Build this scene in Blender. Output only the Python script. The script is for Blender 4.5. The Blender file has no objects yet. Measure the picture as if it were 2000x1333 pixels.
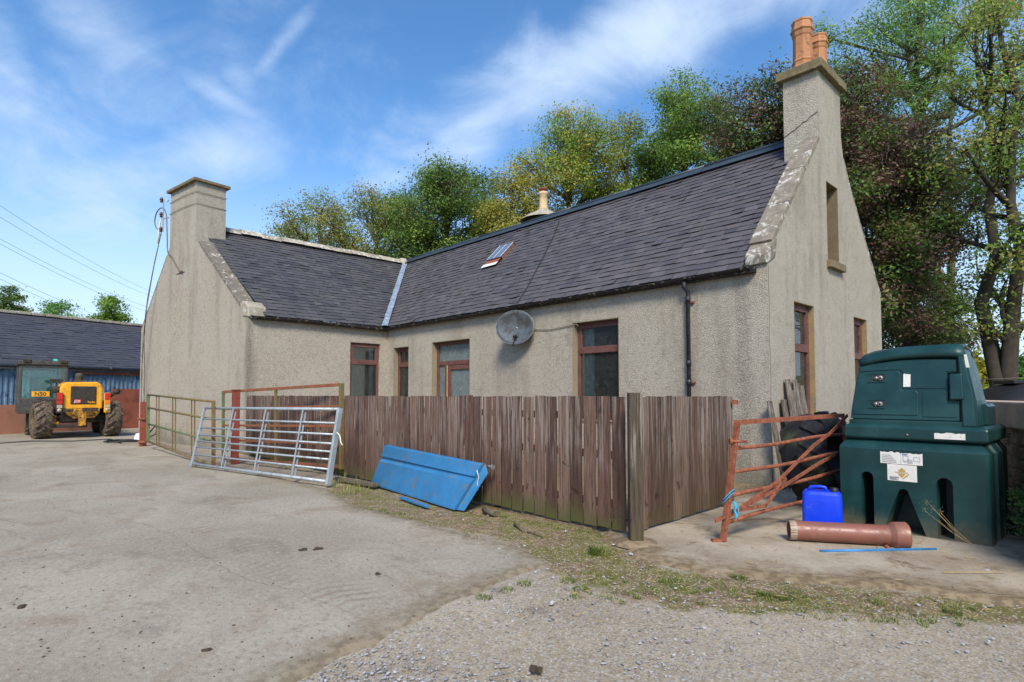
import bpy, bmesh, math, random
import numpy as np
from mathutils import Vector, Matrix, noise
from mathutils.geometry import tessellate_polygon
R = math.radians
rng = random.Random(7)
S = bpy.context.scene
COL = S.collection
V = Vector

# ------------------------------------------------------------------ camera
H = 1.4; F = 1127.0; YAW = R(47.1); PITCH = 0.045; SHIFT = 55.0
cam = bpy.data.cameras.new("camera"); cam_o = bpy.data.objects.new("camera", cam); COL.objects.link(cam_o)
cam.sensor_width = 36.0; cam.lens = F / 2000 * 36.0; cam.shift_y = SHIFT / 2000
cam.clip_start = 0.05; cam.clip_end = 2000
cam_o.location = (0, 0, H); cam_o.rotation_euler = (math.pi / 2 + PITCH, 0, YAW)
S.camera = cam_o
FW = V((-math.sin(YAW), math.cos(YAW), 0)); RT = V((math.cos(YAW), math.sin(YAW), 0)); UP = V((0, 0, 1))
CAM = V((0, 0, H))
# survey helpers: positions measured in the photograph turned into world points
def ray(px, py):
    f2 = FW * math.cos(PITCH) + UP * math.sin(PITCH); u2 = UP * math.cos(PITCH) - FW * math.sin(PITCH)
    return RT * ((px - 1000) / F) + u2 * (-(py - 666.5 - SHIFT) / F) + f2
def gz(px, py, z=0.0):
    d = ray(px, py); return CAM + d * ((z - H) / d.z)
def onp(px, py, P, n):
    d = ray(px, py); return CAM + d * ((V(P) - CAM).dot(n) / d.dot(n))
def dep(px, py, D):
    d = ray(px, py); return CAM + d * (D / d.dot(FW))

# ------------------------------------------------------------------ world, sun, exposure
SUN_EL, SUN_AZ = R(50), R(-62)      # azimuth measured from +Y towards +X of the direction the light comes from
w = bpy.data.worlds.new("World"); S.world = w; w.use_nodes = True
nt = w.node_tree; nt.nodes.clear()
def N(nt, t, **k):
    n = nt.nodes.new(t)
    for a, b in k.items(): setattr(n, a, b)
    return n
sun_dir = V((0.78, -0.68, 0.98)).normalized()     # towards the sun
el = math.asin(sun_dir.z); az = math.atan2(sun_dir.x, sun_dir.y)
sky = N(nt, 'ShaderNodeTexSky', sky_type='NISHITA'); sky.sun_disc = False
sky.sun_elevation = el; sky.sun_rotation = az; sky.altitude = 100; sky.air_density = 1.0; sky.dust_density = 0.6; sky.ozone_density = 2.5
bg = N(nt, 'ShaderNodeBackground'); out = N(nt, 'ShaderNodeOutputWorld')
tc = N(nt, 'ShaderNodeTexCoord')
sep = N(nt, 'ShaderNodeSeparateXYZ'); nt.links.new(tc.outputs['Generated'], sep.inputs[0])
def M(nt, op, a, b=None, c=None, clamp=False):
    n = N(nt, 'ShaderNodeMath', operation=op); n.use_clamp = clamp
    for i, v in enumerate((a, b, c)):
        if v is None: continue
        if isinstance(v, (int, float)): n.inputs[i].default_value = v
        else: nt.links.new(v, n.inputs[i])
    return n.outputs[0]
zc = M(nt, 'MAXIMUM', M(nt, 'ADD', sep.outputs[2], 0.12), 0.03)
cx = M(nt, 'DIVIDE', sep.outputs[0], zc); cy = M(nt, 'DIVIDE', sep.outputs[1], zc)
cmb = N(nt, 'ShaderNodeCombineXYZ'); nt.links.new(cx, cmb.inputs[0]); nt.links.new(cy, cmb.inputs[1])
def sky_noise(rot, sc, scale, det, rough, dist, loc):
    mp = N(nt, 'ShaderNodeMapping'); mp.inputs['Rotation'].default_value = rot; mp.inputs['Scale'].default_value = sc; mp.inputs['Location'].default_value = loc
    nt.links.new(tc.outputs['Generated'], mp.inputs[0]); n = N(nt, 'ShaderNodeTexNoise'); n.inputs['Scale'].default_value = scale; n.inputs['Detail'].default_value = det; n.inputs['Roughness'].default_value = rough; n.inputs['Distortion'].default_value = dist
    nt.links.new(mp.outputs[0], n.inputs['Vector']); return n.outputs[0]
wisp = sky_noise((0, 0, 0), (1, 1, 1.9), 3.2, 10, .62, .5, (.3, .1, 0))
wisp2 = sky_noise((R(20), R(10), 0), (1, 1, 1.4), 8.0, 8, .6, .8, (2, 1, 0))
wz = M(nt, 'ADD', M(nt, 'MULTIPLY', wisp, .7), M(nt, 'MULTIPLY', wisp2, .3))
def dirmask(px, py, lx, ly, ang, k):
    c = ray(px, py).normalized(); e1 = (RT - c * RT.dot(c)).normalized(); e2 = e1.cross(c)
    e2 = e2 if e2.z > 0 else -e2
    f1 = e1 * math.cos(ang) + e2 * math.sin(ang); f2 = -e1 * math.sin(ang) + e2 * math.cos(ang); tot = None
    for f, l in ((f1, lx), (f2, ly)):
        d = N(nt, 'ShaderNodeVectorMath', operation='DOT_PRODUCT'); nt.links.new(tc.outputs['Generated'], d.inputs[0]); d.inputs[1].default_value = tuple(f)
        q = M(nt, 'POWER', M(nt, 'ABSOLUTE', M(nt, 'MULTIPLY', d.outputs['Value'], 1 / l)), 2.0); tot = q if tot is None else M(nt, 'ADD', tot, q)
    m = M(nt, 'POWER', M(nt, 'SUBTRACT', 1.0, M(nt, 'MULTIPLY', tot, .5), clamp=True), 3.0)
    return M(nt, 'MULTIPLY', m, k)
acc = None
for c_ in ((1260, 70, .40, .085, R(20), .95), (960, 215, .20, .035, R(32), .6), (430, 185, .075, .022, R(-32), .5), (560, 75, .09, .014, R(42), .4), (470, 170, .03, .05, R(10), .3), (175, 50, .10, .075, R(-30), .55), (225, 110, .07, .05, R(30), .4), (10, 130, .06, .15, 0, .6), (20, 300, .07, .12, 0, .6),
           (370, 330, .26, .075, R(8), .62), (560, 300, .2, .04, R(-8), .4), (180, 430, .25, .10, R(-6), .5), (900, 285, .12, .045, R(18), .5), (720, 360, .14, .03, R(12), .4), (1900, 120, .3, .2, 0, .4), (1750, 620, .3, .1, 0, .5), (-300, 200, .4, .2, 0, .6), (2600, 200, .5, .3, 0, .5)):
    m_ = dirmask(*c_); acc = m_ if acc is None else M(nt, 'MAXIMUM', acc, m_)
cl = M(nt, 'ADD', M(nt, 'MULTIPLY', acc, .50), M(nt, 'MULTIPLY', wz, 1.25))
mr = N(nt, 'ShaderNodeMapRange', interpolation_type='SMOOTHSTEP'); nt.links.new(cl, mr.inputs[0])
mr.inputs[1].default_value = .60; mr.inputs[2].default_value = 1.24; mr.inputs[3].default_value = 0.0; mr.inputs[4].default_value = 0.95
# haze whitening low in the sky
hz = N(nt, 'ShaderNodeMapRange', interpolation_type='SMOOTHSTEP'); nt.links.new(sep.outputs[2], hz.inputs[0])
hz.inputs[1].default_value = 0.0; hz.inputs[2].default_value = .42; hz.inputs[3].default_value = .85; hz.inputs[4].default_value = 0.0
cover = M(nt, 'MAXIMUM', mr.outputs[0], hz.outputs[0])
hsv = N(nt, 'ShaderNodeHueSaturation'); hsv.inputs['Saturation'].default_value = 1.22; hsv.inputs['Value'].default_value = 1.22
nt.links.new(sky.outputs[0], hsv.inputs['Color'])
mx = N(nt, 'ShaderNodeMix', data_type='RGBA'); nt.links.new(cover, mx.inputs[0]); nt.links.new(hsv.outputs[0], mx.inputs[6]); mx.inputs[7].default_value = (4.0, 4.9, 6.2, 1)
nt.links.new(mx.outputs[2], bg.inputs[0]); bg.inputs[1].default_value = 0.10
nt.links.new(bg.outputs[0], out.inputs[0])
sl = bpy.data.lights.new("sun", 'SUN'); sl.energy = 2.4; sl.angle = R(16); sl.color = (1, .92, .80)
so = bpy.data.objects.new("sun", sl); COL.objects.link(so); so.rotation_euler = sun_dir.to_track_quat('Z', 'Y').to_euler()
S.view_settings.view_transform = 'Standard'; S.view_settings.look = 'None'; S.view_settings.exposure = 0.88; S.view_settings.gamma = 1
S.render.engine = 'CYCLES'; S.cycles.max_bounces = 8; S.cycles.transparent_max_bounces = 16

# ------------------------------------------------------------------ materials
def lin(c):
    return tuple(((x / 255) / 12.92 if x / 255 <= .04045 else ((x / 255 + .055) / 1.055) ** 2.4) for x in c)
MATS = {}
class MT:
    """small node-graph helper"""
    def __init__(s, name, rough=.8, metal=0.0, spec=.5):
        s.m = bpy.data.materials.new(name); s.m.use_nodes = True; s.nt = s.m.node_tree
        s.b = s.nt.nodes['Principled BSDF']; s.b.inputs['Roughness'].default_value = rough; s.b.inputs['Metallic'].default_value = metal
        s.b.inputs['Specular IOR Level'].default_value = spec
        s.tc = N(s.nt, 'ShaderNodeTexCoord'); s.geo = None
        MATS[name] = s.m
    def co(s, scale=(1, 1, 1), rot=(0, 0, 0), loc=(0, 0, 0), src='Object'):
        m = N(s.nt, 'ShaderNodeMapping'); m.inputs['Scale'].default_value = scale; m.inputs['Rotation'].default_value = rot; m.inputs['Location'].default_value = loc
        s.nt.links.new(s.tc.outputs[src], m.inputs[0]); return m.outputs[0]
    def noise(s, sc, det=4, rough=.55, vec=None, dist=0):
        n = N(s.nt, 'ShaderNodeTexNoise'); n.inputs['Scale'].default_value = sc; n.inputs['Detail'].default_value = det; n.inputs['Roughness'].default_value = rough; n.inputs['Distortion'].default_value = dist
        s.nt.links.new(vec if vec is not None else s.tc.outputs['Object'], n.inputs['Vector']); return n.outputs[0]
    def vor(s, sc, vec=None, feat='F1', outp='Distance', rnd=1.0):
        n = N(s.nt, 'ShaderNodeTexVoronoi', feature=feat); n.inputs['Scale'].default_value = sc; n.inputs['Randomness'].default_value = rnd
        s.nt.links.new(vec if vec is not None else s.tc.outputs['Object'], n.inputs['Vector']); return n.outputs[outp]
    def rng(s, v, a, b, c=0.0, d=1.0, smooth=True):
        n = N(s.nt, 'ShaderNodeMapRange', interpolation_type='SMOOTHSTEP' if smooth else 'LINEAR'); s.nt.links.new(v, n.inputs[0])
        for i, x in enumerate((a, b, c, d)): n.inputs[i + 1].default_value = x
        return n.outputs[0]
    def mix(s, f, a, b, mode='MIX'):
        n = N(s.nt, 'ShaderNodeMix', data_type='RGBA', blend_type=mode)
        for i, v in ((0, f), (6, a), (7, b)):
            if isinstance(v, (int, float)): n.inputs[i].default_value = v
            elif isinstance(v, tuple): n.inputs[i].default_value = v[:3] + (1,)
            else: s.nt.links.new(v, n.inputs[i])
        return n.outputs[2]
    def math(s, op, a, b=None, c=None, clamp=False): return M(s.nt, op, a, b, c, clamp)
    def attr(s, name='rnd'):
        n = N(s.nt, 'ShaderNodeAttribute'); n.attribute_name = name; return n.outputs['Fac']
    def sep(s, src='Object', vec=None):
        n = N(s.nt, 'ShaderNodeSeparateXYZ'); s.nt.links.new(vec if vec is not None else s.tc.outputs[src], n.inputs[0]); return n.outputs
    def color(s, c):
        if isinstance(c, tuple): s.b.inputs['Base Color'].default_value = c[:3] + (1,)
        else: s.nt.links.new(c, s.b.inputs['Base Color'])
        return s
    def rough(s, r): s.nt.links.new(r, s.b.inputs['Roughness']); return s
    def bump(s, h, strength=.5, dist=.01, prev=None):
        n = N(s.nt, 'ShaderNodeBump'); n.inputs['Strength'].default_value = strength; n.inputs['Distance'].default_value = dist
        s.nt.links.new(h, n.inputs['Height'])
        if prev is not None: s.nt.links.new(prev, n.inputs['Normal'])
        s.nt.links.new(n.outputs[0], s.b.inputs['Normal']); return n.outputs[0]

def simple(name, c, rough=.6, metal=0., var=.25, sc=6, bump=.15, dirt=None, dirt_amt=.3, bsc=60, spec=.5):
    m = MT(name, rough, metal, spec); c = lin(c)
    n = m.noise(sc, 6, .65)
    col = m.mix(m.rng(n, .3, .7), tuple(x * (1 - var) for x in c), tuple(min(1, x * (1 + var)) for x in c))
    if dirt:
        n2 = m.noise(sc * 2.3, 8, .7)
        col = m.mix(m.rng(n2, .62 - dirt_amt * .4, .75 - dirt_amt * .3), col, lin(dirt))
        m.rough(m.rng(n2, .4, .7, rough, min(1, rough + .35)))
    m.color(col)
    if bump: m.bump(m.noise(bsc, 4), bump, .004)
    return m.m

# harling (roughcast wall)
def harl(name, base, dark, light, stain, moss=None):
    m = MT(name, .95, 0, .15)
    sp = m.noise(74, 3, .78); sp2 = m.vor(66)
    c = m.mix(m.rng(sp, .34, .50), lin(dark), lin(base)); c = m.mix(m.rng(sp, .54, .66), c, lin(light))
    st = m.noise(1.0, 5, .6, m.co((1.6, 1.6, .28))); c = m.mix(m.rng(st, .50, .68, 0, .5), c, lin(stain))
    big = m.noise(.9, 3, .5); c = m.mix(m.rng(big, .35, .7, 0, .35), c, lin((190, 182, 168)))
    fine = m.noise(9, 5, .6); c = m.mix(m.rng(fine, .45, .75, 0, .25), c, lin(dark))
    z = m.sep()[2]; zb = m.math('ADD', z, m.math('MULTIPLY', m.noise(2.5, 5), -1.3))
    low = m.rng(zb, -.75, .0, .55, 0); c = m.mix(low, c, lin((96, 92, 74)))
    sx = m.sep()
    for (lx, ly, k) in ((-4.21, -4.99, .8), (6.75, -.97, .55)):      # grey weather streaks down two corners
        dx = m.math('ABSOLUTE', m.math('ADD', sx[0], -lx)); dy = m.math('ABSOLUTE', m.math('ADD', sx[1], -ly)); dd = m.math('ADD', dx, dy)
        sk_ = m.rng(m.math('ADD', dd, m.math('MULTIPLY', m.noise(1.0, 5, .7, m.co((8, 8, 1.2))), .5)), .26, .50, k, 0)
        c = m.mix(m.math('MULTIPLY', sk_, m.rng(sp, .4, .58, 1, .25)), c, lin((88, 84, 74)))
    m.color(c); h = m.math('ADD', m.math('MULTIPLY', sp, .7), m.math('MULTIPLY', sp2, -.6)); b1 = m.bump(h, 1.0, .016)
    m.bump(m.noise(7, 3), .35, .02, b1)
    return m.m
HARL = harl('harling', (179, 170, 154), (102, 95, 83), (213, 205, 188), (138, 129, 114))
def stone(name, c, c2, lich=0.0, sc=7):
    m = MT(name, .92, 0, .2); a = m.noise(sc, 7, .68)
    col = m.mix(m.rng(a, .35, .65), lin(c), lin(c2))
    col = m.mix(m.rng(m.noise(45, 4), .45, .7, 0, .4), col, lin(tuple(x * .6 for x in c)))
    if lich:
        l = m.noise(5.5, 8, .72, None, .4); col = m.mix(m.rng(l, .62 - lich * .18, .66 - lich * .16), col, lin((192, 190, 180)))
    m.color(col); m.bump(m.noise(30, 6, .7), .7, .01); return m.m
SKEW = stone('skew_stone', (122, 114, 102), (146, 136, 120), .45)
SKEW2 = stone('skew_stone_grey', (112, 106, 96), (132, 124, 110), .35)
SANDST = stone('sandstone', (158, 132, 92), (136, 122, 98), 0, 4); SANDG = stone('sandstone_grey', (138, 130, 112), (150, 138, 112), 0, 4); SANDD = stone('sandstone_dark', (118, 104, 78), (128, 116, 94), 0, 4)
CAPST = stone('cap_stone', (112, 100, 76), (134, 120, 92), 0.05)
CEMENT = stone('cement', (150, 140, 122), (184, 176, 158), .25)
RIDGEW = stone('ridge_mortar', (138, 130, 114), (186, 178, 160), .6, 2)

def slate(name, a, b, c, light):
    m = MT(name, .55, 0, .35)
    r = m.attr(); col = m.mix(m.rng(r, 0, .5, 0, 1, False), lin(a), lin(b)); col = m.mix(m.rng(r, .5, 1, 0, 1, False), col, lin(c))
    n = m.noise(1.0, 6, .6); col = m.mix(m.rng(n, .4, .75, 0, .45), col, lin(light))
    n3 = m.noise(25, 4, .7); col = m.mix(m.rng(n3, .5, .8, 0, .35), col, lin((58, 56, 58)))
    v = m.noise(14, 3, .7); col = m.mix(m.rng(v, .735, .75), col, lin((196, 196, 190)))
    m.color(col); m.rough(m.rng(n3, .3, .7, .42, .7)); m.bump(m.noise(40, 4), .35, .004); return m.m
SLATE = slate('slate', (68, 66, 70), (84, 80, 82), (100, 94, 96), (102, 96, 92))
SLATEW = slate('slate_wing', (60, 61, 65), (75, 75, 78), (90, 88, 89), (96, 93, 89))
BARNSLATE = slate('barn_slate', (60, 61, 68), (70, 71, 78), (80, 79, 85), (82, 80, 82))
UNDER = simple('roof_felt', (38, 37, 40), .9)
LEAD = simple('lead', (150, 164, 180), .45, .35, .12, 4, .2, (190, 196, 200), .2)
RIDGEM = simple('ridge_metal', (60, 72, 80), .5, .2, .15, 3)
GUT = simple('gutter_paint', (26, 22, 22), .6, 0, .3, 5, .3, (168, 156, 130), .2)
PIPEB = simple('pipe_black', (34, 38, 46), .4, 0, .2, 5, .2, (60, 62, 64), .25)
FRAMEW = simple('frame_brown', (106, 70, 62), .5, 0, .22, 5, .15, (84, 44, 40), .2)
DOORY = simple('draught_strip', (196, 150, 84), .5)
ROOMW = simple('room_plaster', (186, 184, 168), .9, 0, .1)
ROOMF = simple('room_floor', (104, 84, 62), .8)
CURT = simple('curtain_cloth', (214, 218, 214), .9, 0, .06, 20)
CURT2 = simple('blind_cloth', (186, 190, 176), .9, 0, .06, 20)
def glass(name, tint=(.8, .86, .84), dirt=.12, refl=.12):
    m = bpy.data.materials.new(name); m.use_nodes = True; nt = m.node_tree; nt.nodes.clear()
    o = N(nt, 'ShaderNodeOutputMaterial'); t = N(nt, 'ShaderNodeBsdfTransparent'); t.inputs[0].default_value = tint + (1,)
    g = N(nt, 'ShaderNodeBsdfGlossy'); g.inputs['Roughness'].default_value = .03
    fr = N(nt, 'ShaderNodeFresnel'); fr.inputs[0].default_value = 1.5
    f = M(nt, 'ADD', M(nt, 'MULTIPLY', fr.outputs[0], 1.0), refl * .3)
    m1 = N(nt, 'ShaderNodeMixShader'); nt.links.new(f, m1.inputs[0]); nt.links.new(t.outputs[0], m1.inputs[1]); nt.links.new(g.outputs[0], m1.inputs[2])
    d = N(nt, 'ShaderNodeBsdfDiffuse'); d.inputs[0].default_value = (.45, .46, .42, 1)
    tcn = N(nt, 'ShaderNodeTexCoord'); nn = N(nt, 'ShaderNodeTexNoise'); nn.inputs['Scale'].default_value = 9; nn.inputs['Detail'].default_value = 8; nt.links.new(tcn.outputs['Object'], nn.inputs['Vector'])
    mm = N(nt, 'ShaderNodeMapRange'); nt.links.new(nn.outputs[0], mm.inputs[0]); mm.inputs[1].default_value = .35; mm.inputs[2].default_value = .75; mm.inputs[3].default_value = dirt * .4; mm.inputs[4].default_value = dirt * 1.6
    m2 = N(nt, 'ShaderNodeMixShader'); nt.links.new(mm.outputs[0], m2.inputs[0]); nt.links.new(m1.outputs[0], m2.inputs[1]); nt.links.new(d.outputs[0], m2.inputs[2])
    nt.links.new(m2.outputs[0], o.inputs[0]); return m
GLASS = glass('window_glass', dirt=.05, refl=.25); CABGLASS = glass('cab_glass', (.70, .93, .90), .05)
FROST = simple('frosted_glass', (104, 116, 116), .25, 0, .2, 7, .3, (150, 160, 160), .15)
SKYGL = simple('skylight_glass', (104, 118, 138), .12, 0, .08, 3, 0)
TERRA = simple('terracotta', (176, 122, 84), .75, 0, .16, 4, .25, (120, 92, 68), .22)
TERRAP = simple('pale_pot', (206, 176, 136), .75, 0, .14, 5, .2, (110, 80, 60), .25)
TIMBER = None
def wood(name, a, b, c, mossy, grey):
    m = MT(name, .85, 0, .2)
    r = m.attr(); col = m.mix(m.rng(r, 0, .55, 0, 1, False), lin(a), lin(b)); col = m.mix(m.rng(r, .5, 1, 0, 1, False), col, lin(c))
    g = m.noise(1.0, 7, .7, m.co((60, 60, 2.6))); col = m.mix(m.rng(g, .38, .6, .62, 0), col, lin(tuple(x * .5 for x in a)))
    kn = m.noise(1.0, 2, .5, m.co((9, 9, 4.5)), 1.2); col = m.mix(m.rng(kn, .66, .72, 0, .7), col, lin((48, 32, 28)))
    g2 = m.noise(1.0, 5, .7, m.co((32, 32, .9), (0, 0, 0), (3, 1, 0)))
    z = m.sep()[2]
    if grey:
        gf = m.math('MULTIPLY', m.rng(g2, .48, .62), m.rng(m.math('ADD', z, m.math('MULTIPLY', m.noise(3, 4), .9)), .7, 1.6, 0, grey)); col = m.mix(gf, col, lin((150, 140, 130)))
    if mossy:
        zz = m.math('ADD', z, m.math('MULTIPLY', m.noise(4, 6, .7), -.55)); col = m.mix(m.rng(zz, -.28, .04, mossy, 0), col, lin((84, 86, 46)))
    m.color(col); b = m.bump(g, .5, .006); m.bump(m.noise(50, 3), .2, .003, b); return m.m
FENCE = wood('fence_boards', (84, 63, 54), (108, 82, 71), (126, 102, 89), .85, .75)
FENCEL = wood('fence_side_boards', (86, 66, 54), (112, 90, 76), (132, 112, 96), .25, .95)
POSTW = wood('post_wood', (72, 62, 52), (86, 75, 62), (96, 86, 74), .25, .7)
OLDW = wood('old_boards', (92, 82, 70), (118, 108, 96), (136, 128, 116), .1, 1.0)
GALV = simple('galvanised', (168, 178, 182), .45, .35, .12, 5, .1, (140, 140, 132), .3, 40)
RUST = simple('rust', (150, 88, 62), .85, .1, .25, 9, .5, (112, 64, 46), .4, 50)
RUSTG = simple('rusty_green', (106, 108, 68), .75, .1, .22, 7, .35, (134, 84, 52), .45, 40)
RUSTO = simple('rusty_oxide', (140, 82, 56), .8, .1, .25, 7, .35, (108, 96, 62), .35, 40)
GREENG = simple('old_green_paint', (92, 122, 78), .7, .1, .2, 7, .3, (116, 100, 66), .5, 40)
REDP = simple('red_paint', (134, 64, 50), .6, 0, .2, 5, .3, (120, 52, 36), .35, 40)
BLUEP = simple('blue_paint', (50, 118, 166), .42, 0, .1, 3, .1, (100, 108, 106), .22, 30)
JERRY = simple('blue_plastic', (10, 62, 222), .35, 0, .12, 3, .05, (70, 96, 190), .12)
BLACKP = simple('black_plastic', (30, 30, 32), .5, 0, .2, 4, .2)
def tankmat():
    m = MT('tank_plastic', .48, 0, .5); a = m.noise(2.2, 5, .6)
    c = m.mix(m.rng(a, .35, .7), lin((15, 50, 50)), lin((26, 67, 65)))
    c = m.mix(m.rng(m.noise(1, 6, .7, m.co((14, 14, 1.6))), .6, .8, 0, .35), c, lin((96, 112, 104)))
    c = m.mix(m.rng(m.noise(16, 6, .75), .68, .74, 0, .6), c, lin((120, 130, 120)))
    z_ = m.math('ADD', m.sep()[2], m.math('MULTIPLY', m.noise(6, 6, .7), -.35)); c = m.mix(m.rng(z_, -.16, .06, .65, 0), c, lin((104, 98, 78))); sc_ = m.noise(1.0, 7, .8, m.co((5, 5, 22), (.3, .5, 0))); c = m.mix(m.rng(sc_, .64, .70, 0, .35), c, lin((112, 128, 122)))
    m.color(c); m.bump(m.noise(220, 2), .25, .002); m.rough(m.rng(a, .3, .7, .32, .48)); return m.m
TANK = tankmat()  # satin moulded plastic
PAPER = simple('label_paper', (224, 222, 212), .7, 0, .05, 20, .1, (168, 160, 140), .2)
PRINTG = simple('print_grey', (120, 122, 124), .7, 0, 0, 5, 0); PRINTB = simple('print_blue', (70, 90, 150), .7, 0, 0, 5, 0)
GOLD = simple('print_gold', (190, 152, 62), .7, 0, 0, 5, 0)
STEEL = simple('steel', (150, 150, 146), .4, .6, .15, 12, .1, (96, 80, 66), .3)
CLAY = simple('clay_pipe', (134, 86, 72), .38, 0, .14, 4, .15, (112, 88, 76), .12)
def rubber():
    m = MT('rubber', .75, 0, .3); a = m.noise(4, 6, .7); c = m.mix(m.rng(a, .4, .7), lin((30, 30, 33)), lin((50, 50, 52)))
    c = m.mix(m.rng(m.noise(2.2, 6), .52, .68, 0, .5), c, lin((80, 84, 50))); m.color(c); m.bump(m.noise(40, 4), .3, .004); return m.m
RUBBER = rubber()
MUDT = simple('muddy_rubber', (112, 96, 78), .95, 0, .3, 6, .6, (58, 54, 50), .5, 30)
YEL = simple('machine_yellow', (226, 160, 22), .5, 0, .12, 5, .15, (124, 96, 52), .16)
YELD = simple('machine_yellow_dirty', (196, 138, 30), .65, 0, .25, 7, .3, (74, 58, 40), .5)
DARKM = simple('dirty_black', (46, 42, 38), .7, .1, .35, 7, .4, (86, 74, 60), .35)
CABM = simple('cab_grey', (74, 72, 66), .6, .1, .2, 5, .2, (50, 48, 44), .3)
REDL = simple('red_lens', (190, 40, 26), .25, 0, .1, 5, 0); ORANGE = simple('orange_lens', (230, 120, 30), .3, 0, .1, 5, 0)
CLEARL = simple('clear_lens', (170, 160, 140), .25, 0, .1, 5, 0)
REDLOGO = simple('red_logo', (196, 66, 48), .6, 0, 0, 5, 0); WHITEP = simple('white_paint', (224, 226, 228), .6, 0, .04, 5, 0)
ORGP = simple('orange_plastic', (232, 96, 70), .5, 0, .12, 4, .1)
DISHM = MT('dish_grey', .55, .1); _a = DISHM.noise(5.5, 7, .7)
DISHM.color(DISHM.mix(DISHM.rng(_a, .42, .62), lin((92, 100, 106)), lin((70, 69, 64)))); DISHM.bump(DISHM.noise(60, 3), .2, .003); DISHM = DISHM.m
BLUES = simple('blue_sheet', (108, 136, 160), .5, .1, .14, 2, .15, (40, 70, 100), .3)
BLUEH = simple('blue_pipe', (50, 120, 176), .5)
CERAM = simple('brown_ceramic', (70, 34, 34), .25, 0, .1)
RUSTPANEL = simple('rust_panel', (160, 112, 90), .8, .1, .12, .8, .1, (120, 82, 68), .25, 30)
TOMATO = simple('rust_panel_red', (144, 80, 64), .7, .1, .15, .8, .1, (110, 66, 52), .25, 30)
ROPEW = simple('white_rope', (220, 216, 204), .9); ROPEB = simple('blue_rope', (50, 170, 210), .8)
WIRE = simple('black_cable', (44, 44, 46), .6); WIREG = simple('grey_cable', (120, 112, 100), .7)
WIREP = simple('power_cable', (150, 160, 176), .7)
def rubble():
    m = MT('rubble', .95, 0, .2)
    r = m.attr(); c = m.mix(r, lin((112, 98, 76)), lin((164, 148, 122))); c = m.mix(m.rng(m.noise(9, 6, .7), .4, .7, 0, .7), c, lin((84, 72, 56)))
    m.color(c); m.bump(m.noise(26, 5, .7), .8, .02); return m.m
RUBBLE = rubble()
def concrete():
    m = MT('yard_concrete', .9, 0, .25)
    a = m.noise(.45, 6, .6); c = m.mix(m.rng(a, .36, .66), lin((150, 142, 124)), lin((170, 161, 143)))
    b = m.noise(1.3, 7, .68, None, .6); c = m.mix(m.rng(b, .48, .70, 0, .75), c, lin((144, 128, 106))); b3 = m.noise(.8, 8, .7, m.co((1, 2.2, 1), (0, 0, -.4), (4, 4, 0)), .8); c = m.mix(m.rng(b3, .52, .66, 0, .55), c, lin((122, 112, 98)))
    d = m.noise(5, 8, .75); c = m.mix(m.rng(d, .52, .72, 0, .45), c, lin((118, 110, 100)))
    g2_ = m.noise(1.0, 6, .8, m.co((20, 30, 1), (0, 0, YAW))); c = m.mix(m.rng(g2_, .30, .5, .85, 0), c, lin((112, 102, 91))); c = m.mix(m.rng(g2_, .52, .70, 0, .7), c, lin((192, 184, 166)))
    g = m.noise(130, 3, .7); c = m.mix(m.rng(g, .3, .48, .55, 0), c, lin((96, 90, 82))); c = m.mix(m.rng(g, .56, .72, 0, .5), c, lin((188, 180, 162)))
    # muddy tread prints left by tyres along two lines
    p = gz(640, 1150); q = gz(200, 905); dd = (q - p).normalized(); nn = V((-dd.y, dd.x, 0))
    for off in (0.0,):
        sx = m.sep()
        across = m.math('ADD', m.math('ADD', m.math('MULTIPLY', sx[0], nn.x), m.math('MULTIPLY', sx[1], nn.y)), -(p.dot(nn)) - off)
        along = m.math('ADD', m.math('MULTIPLY', sx[0], dd.x), m.math('MULTIPLY', sx[1], dd.y))
        aa = m.math('ABSOLUTE', across)
        wav = m.math('SINE', m.math('ADD', m.math('ADD', m.math('MULTIPLY', along, 52.0), m.math('MULTIPLY', aa, 22.0)), m.math('MULTIPLY', m.noise(2.5, 4), 9.0)))
        band = m.rng(aa, .12, .34, 1, 0)
        msk = m.math('MULTIPLY', m.math('MULTIPLY', band, m.rng(wav, -.2, .9)), m.rng(m.noise(1.1, 5, .65), .40, .62, 0, .42))
        c = m.mix(msk, c, lin((120, 98, 80)))
    pitx = m.vor(9); 
    c = m.mix(m.rng(pitx, .015, .035, .6, 0), c, lin((70, 62, 56)))
    e = m.math('ADD', m.attr('edge'), m.math('MULTIPLY', m.noise(5, 7, .75), -.9)); c = m.mix(m.rng(e, -.42, .02, .85, 0), c, m.mix(m.rng(m.noise(14, 5), .4, .6), lin((112, 98, 76)), lin((142, 128, 104))))
    m.color(c); bb = m.bump(m.math('ADD', g, g2_), .5, .008); m.bump(m.noise(3, 5), .3, .02, bb); return m.m
CONC = concrete()
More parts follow.
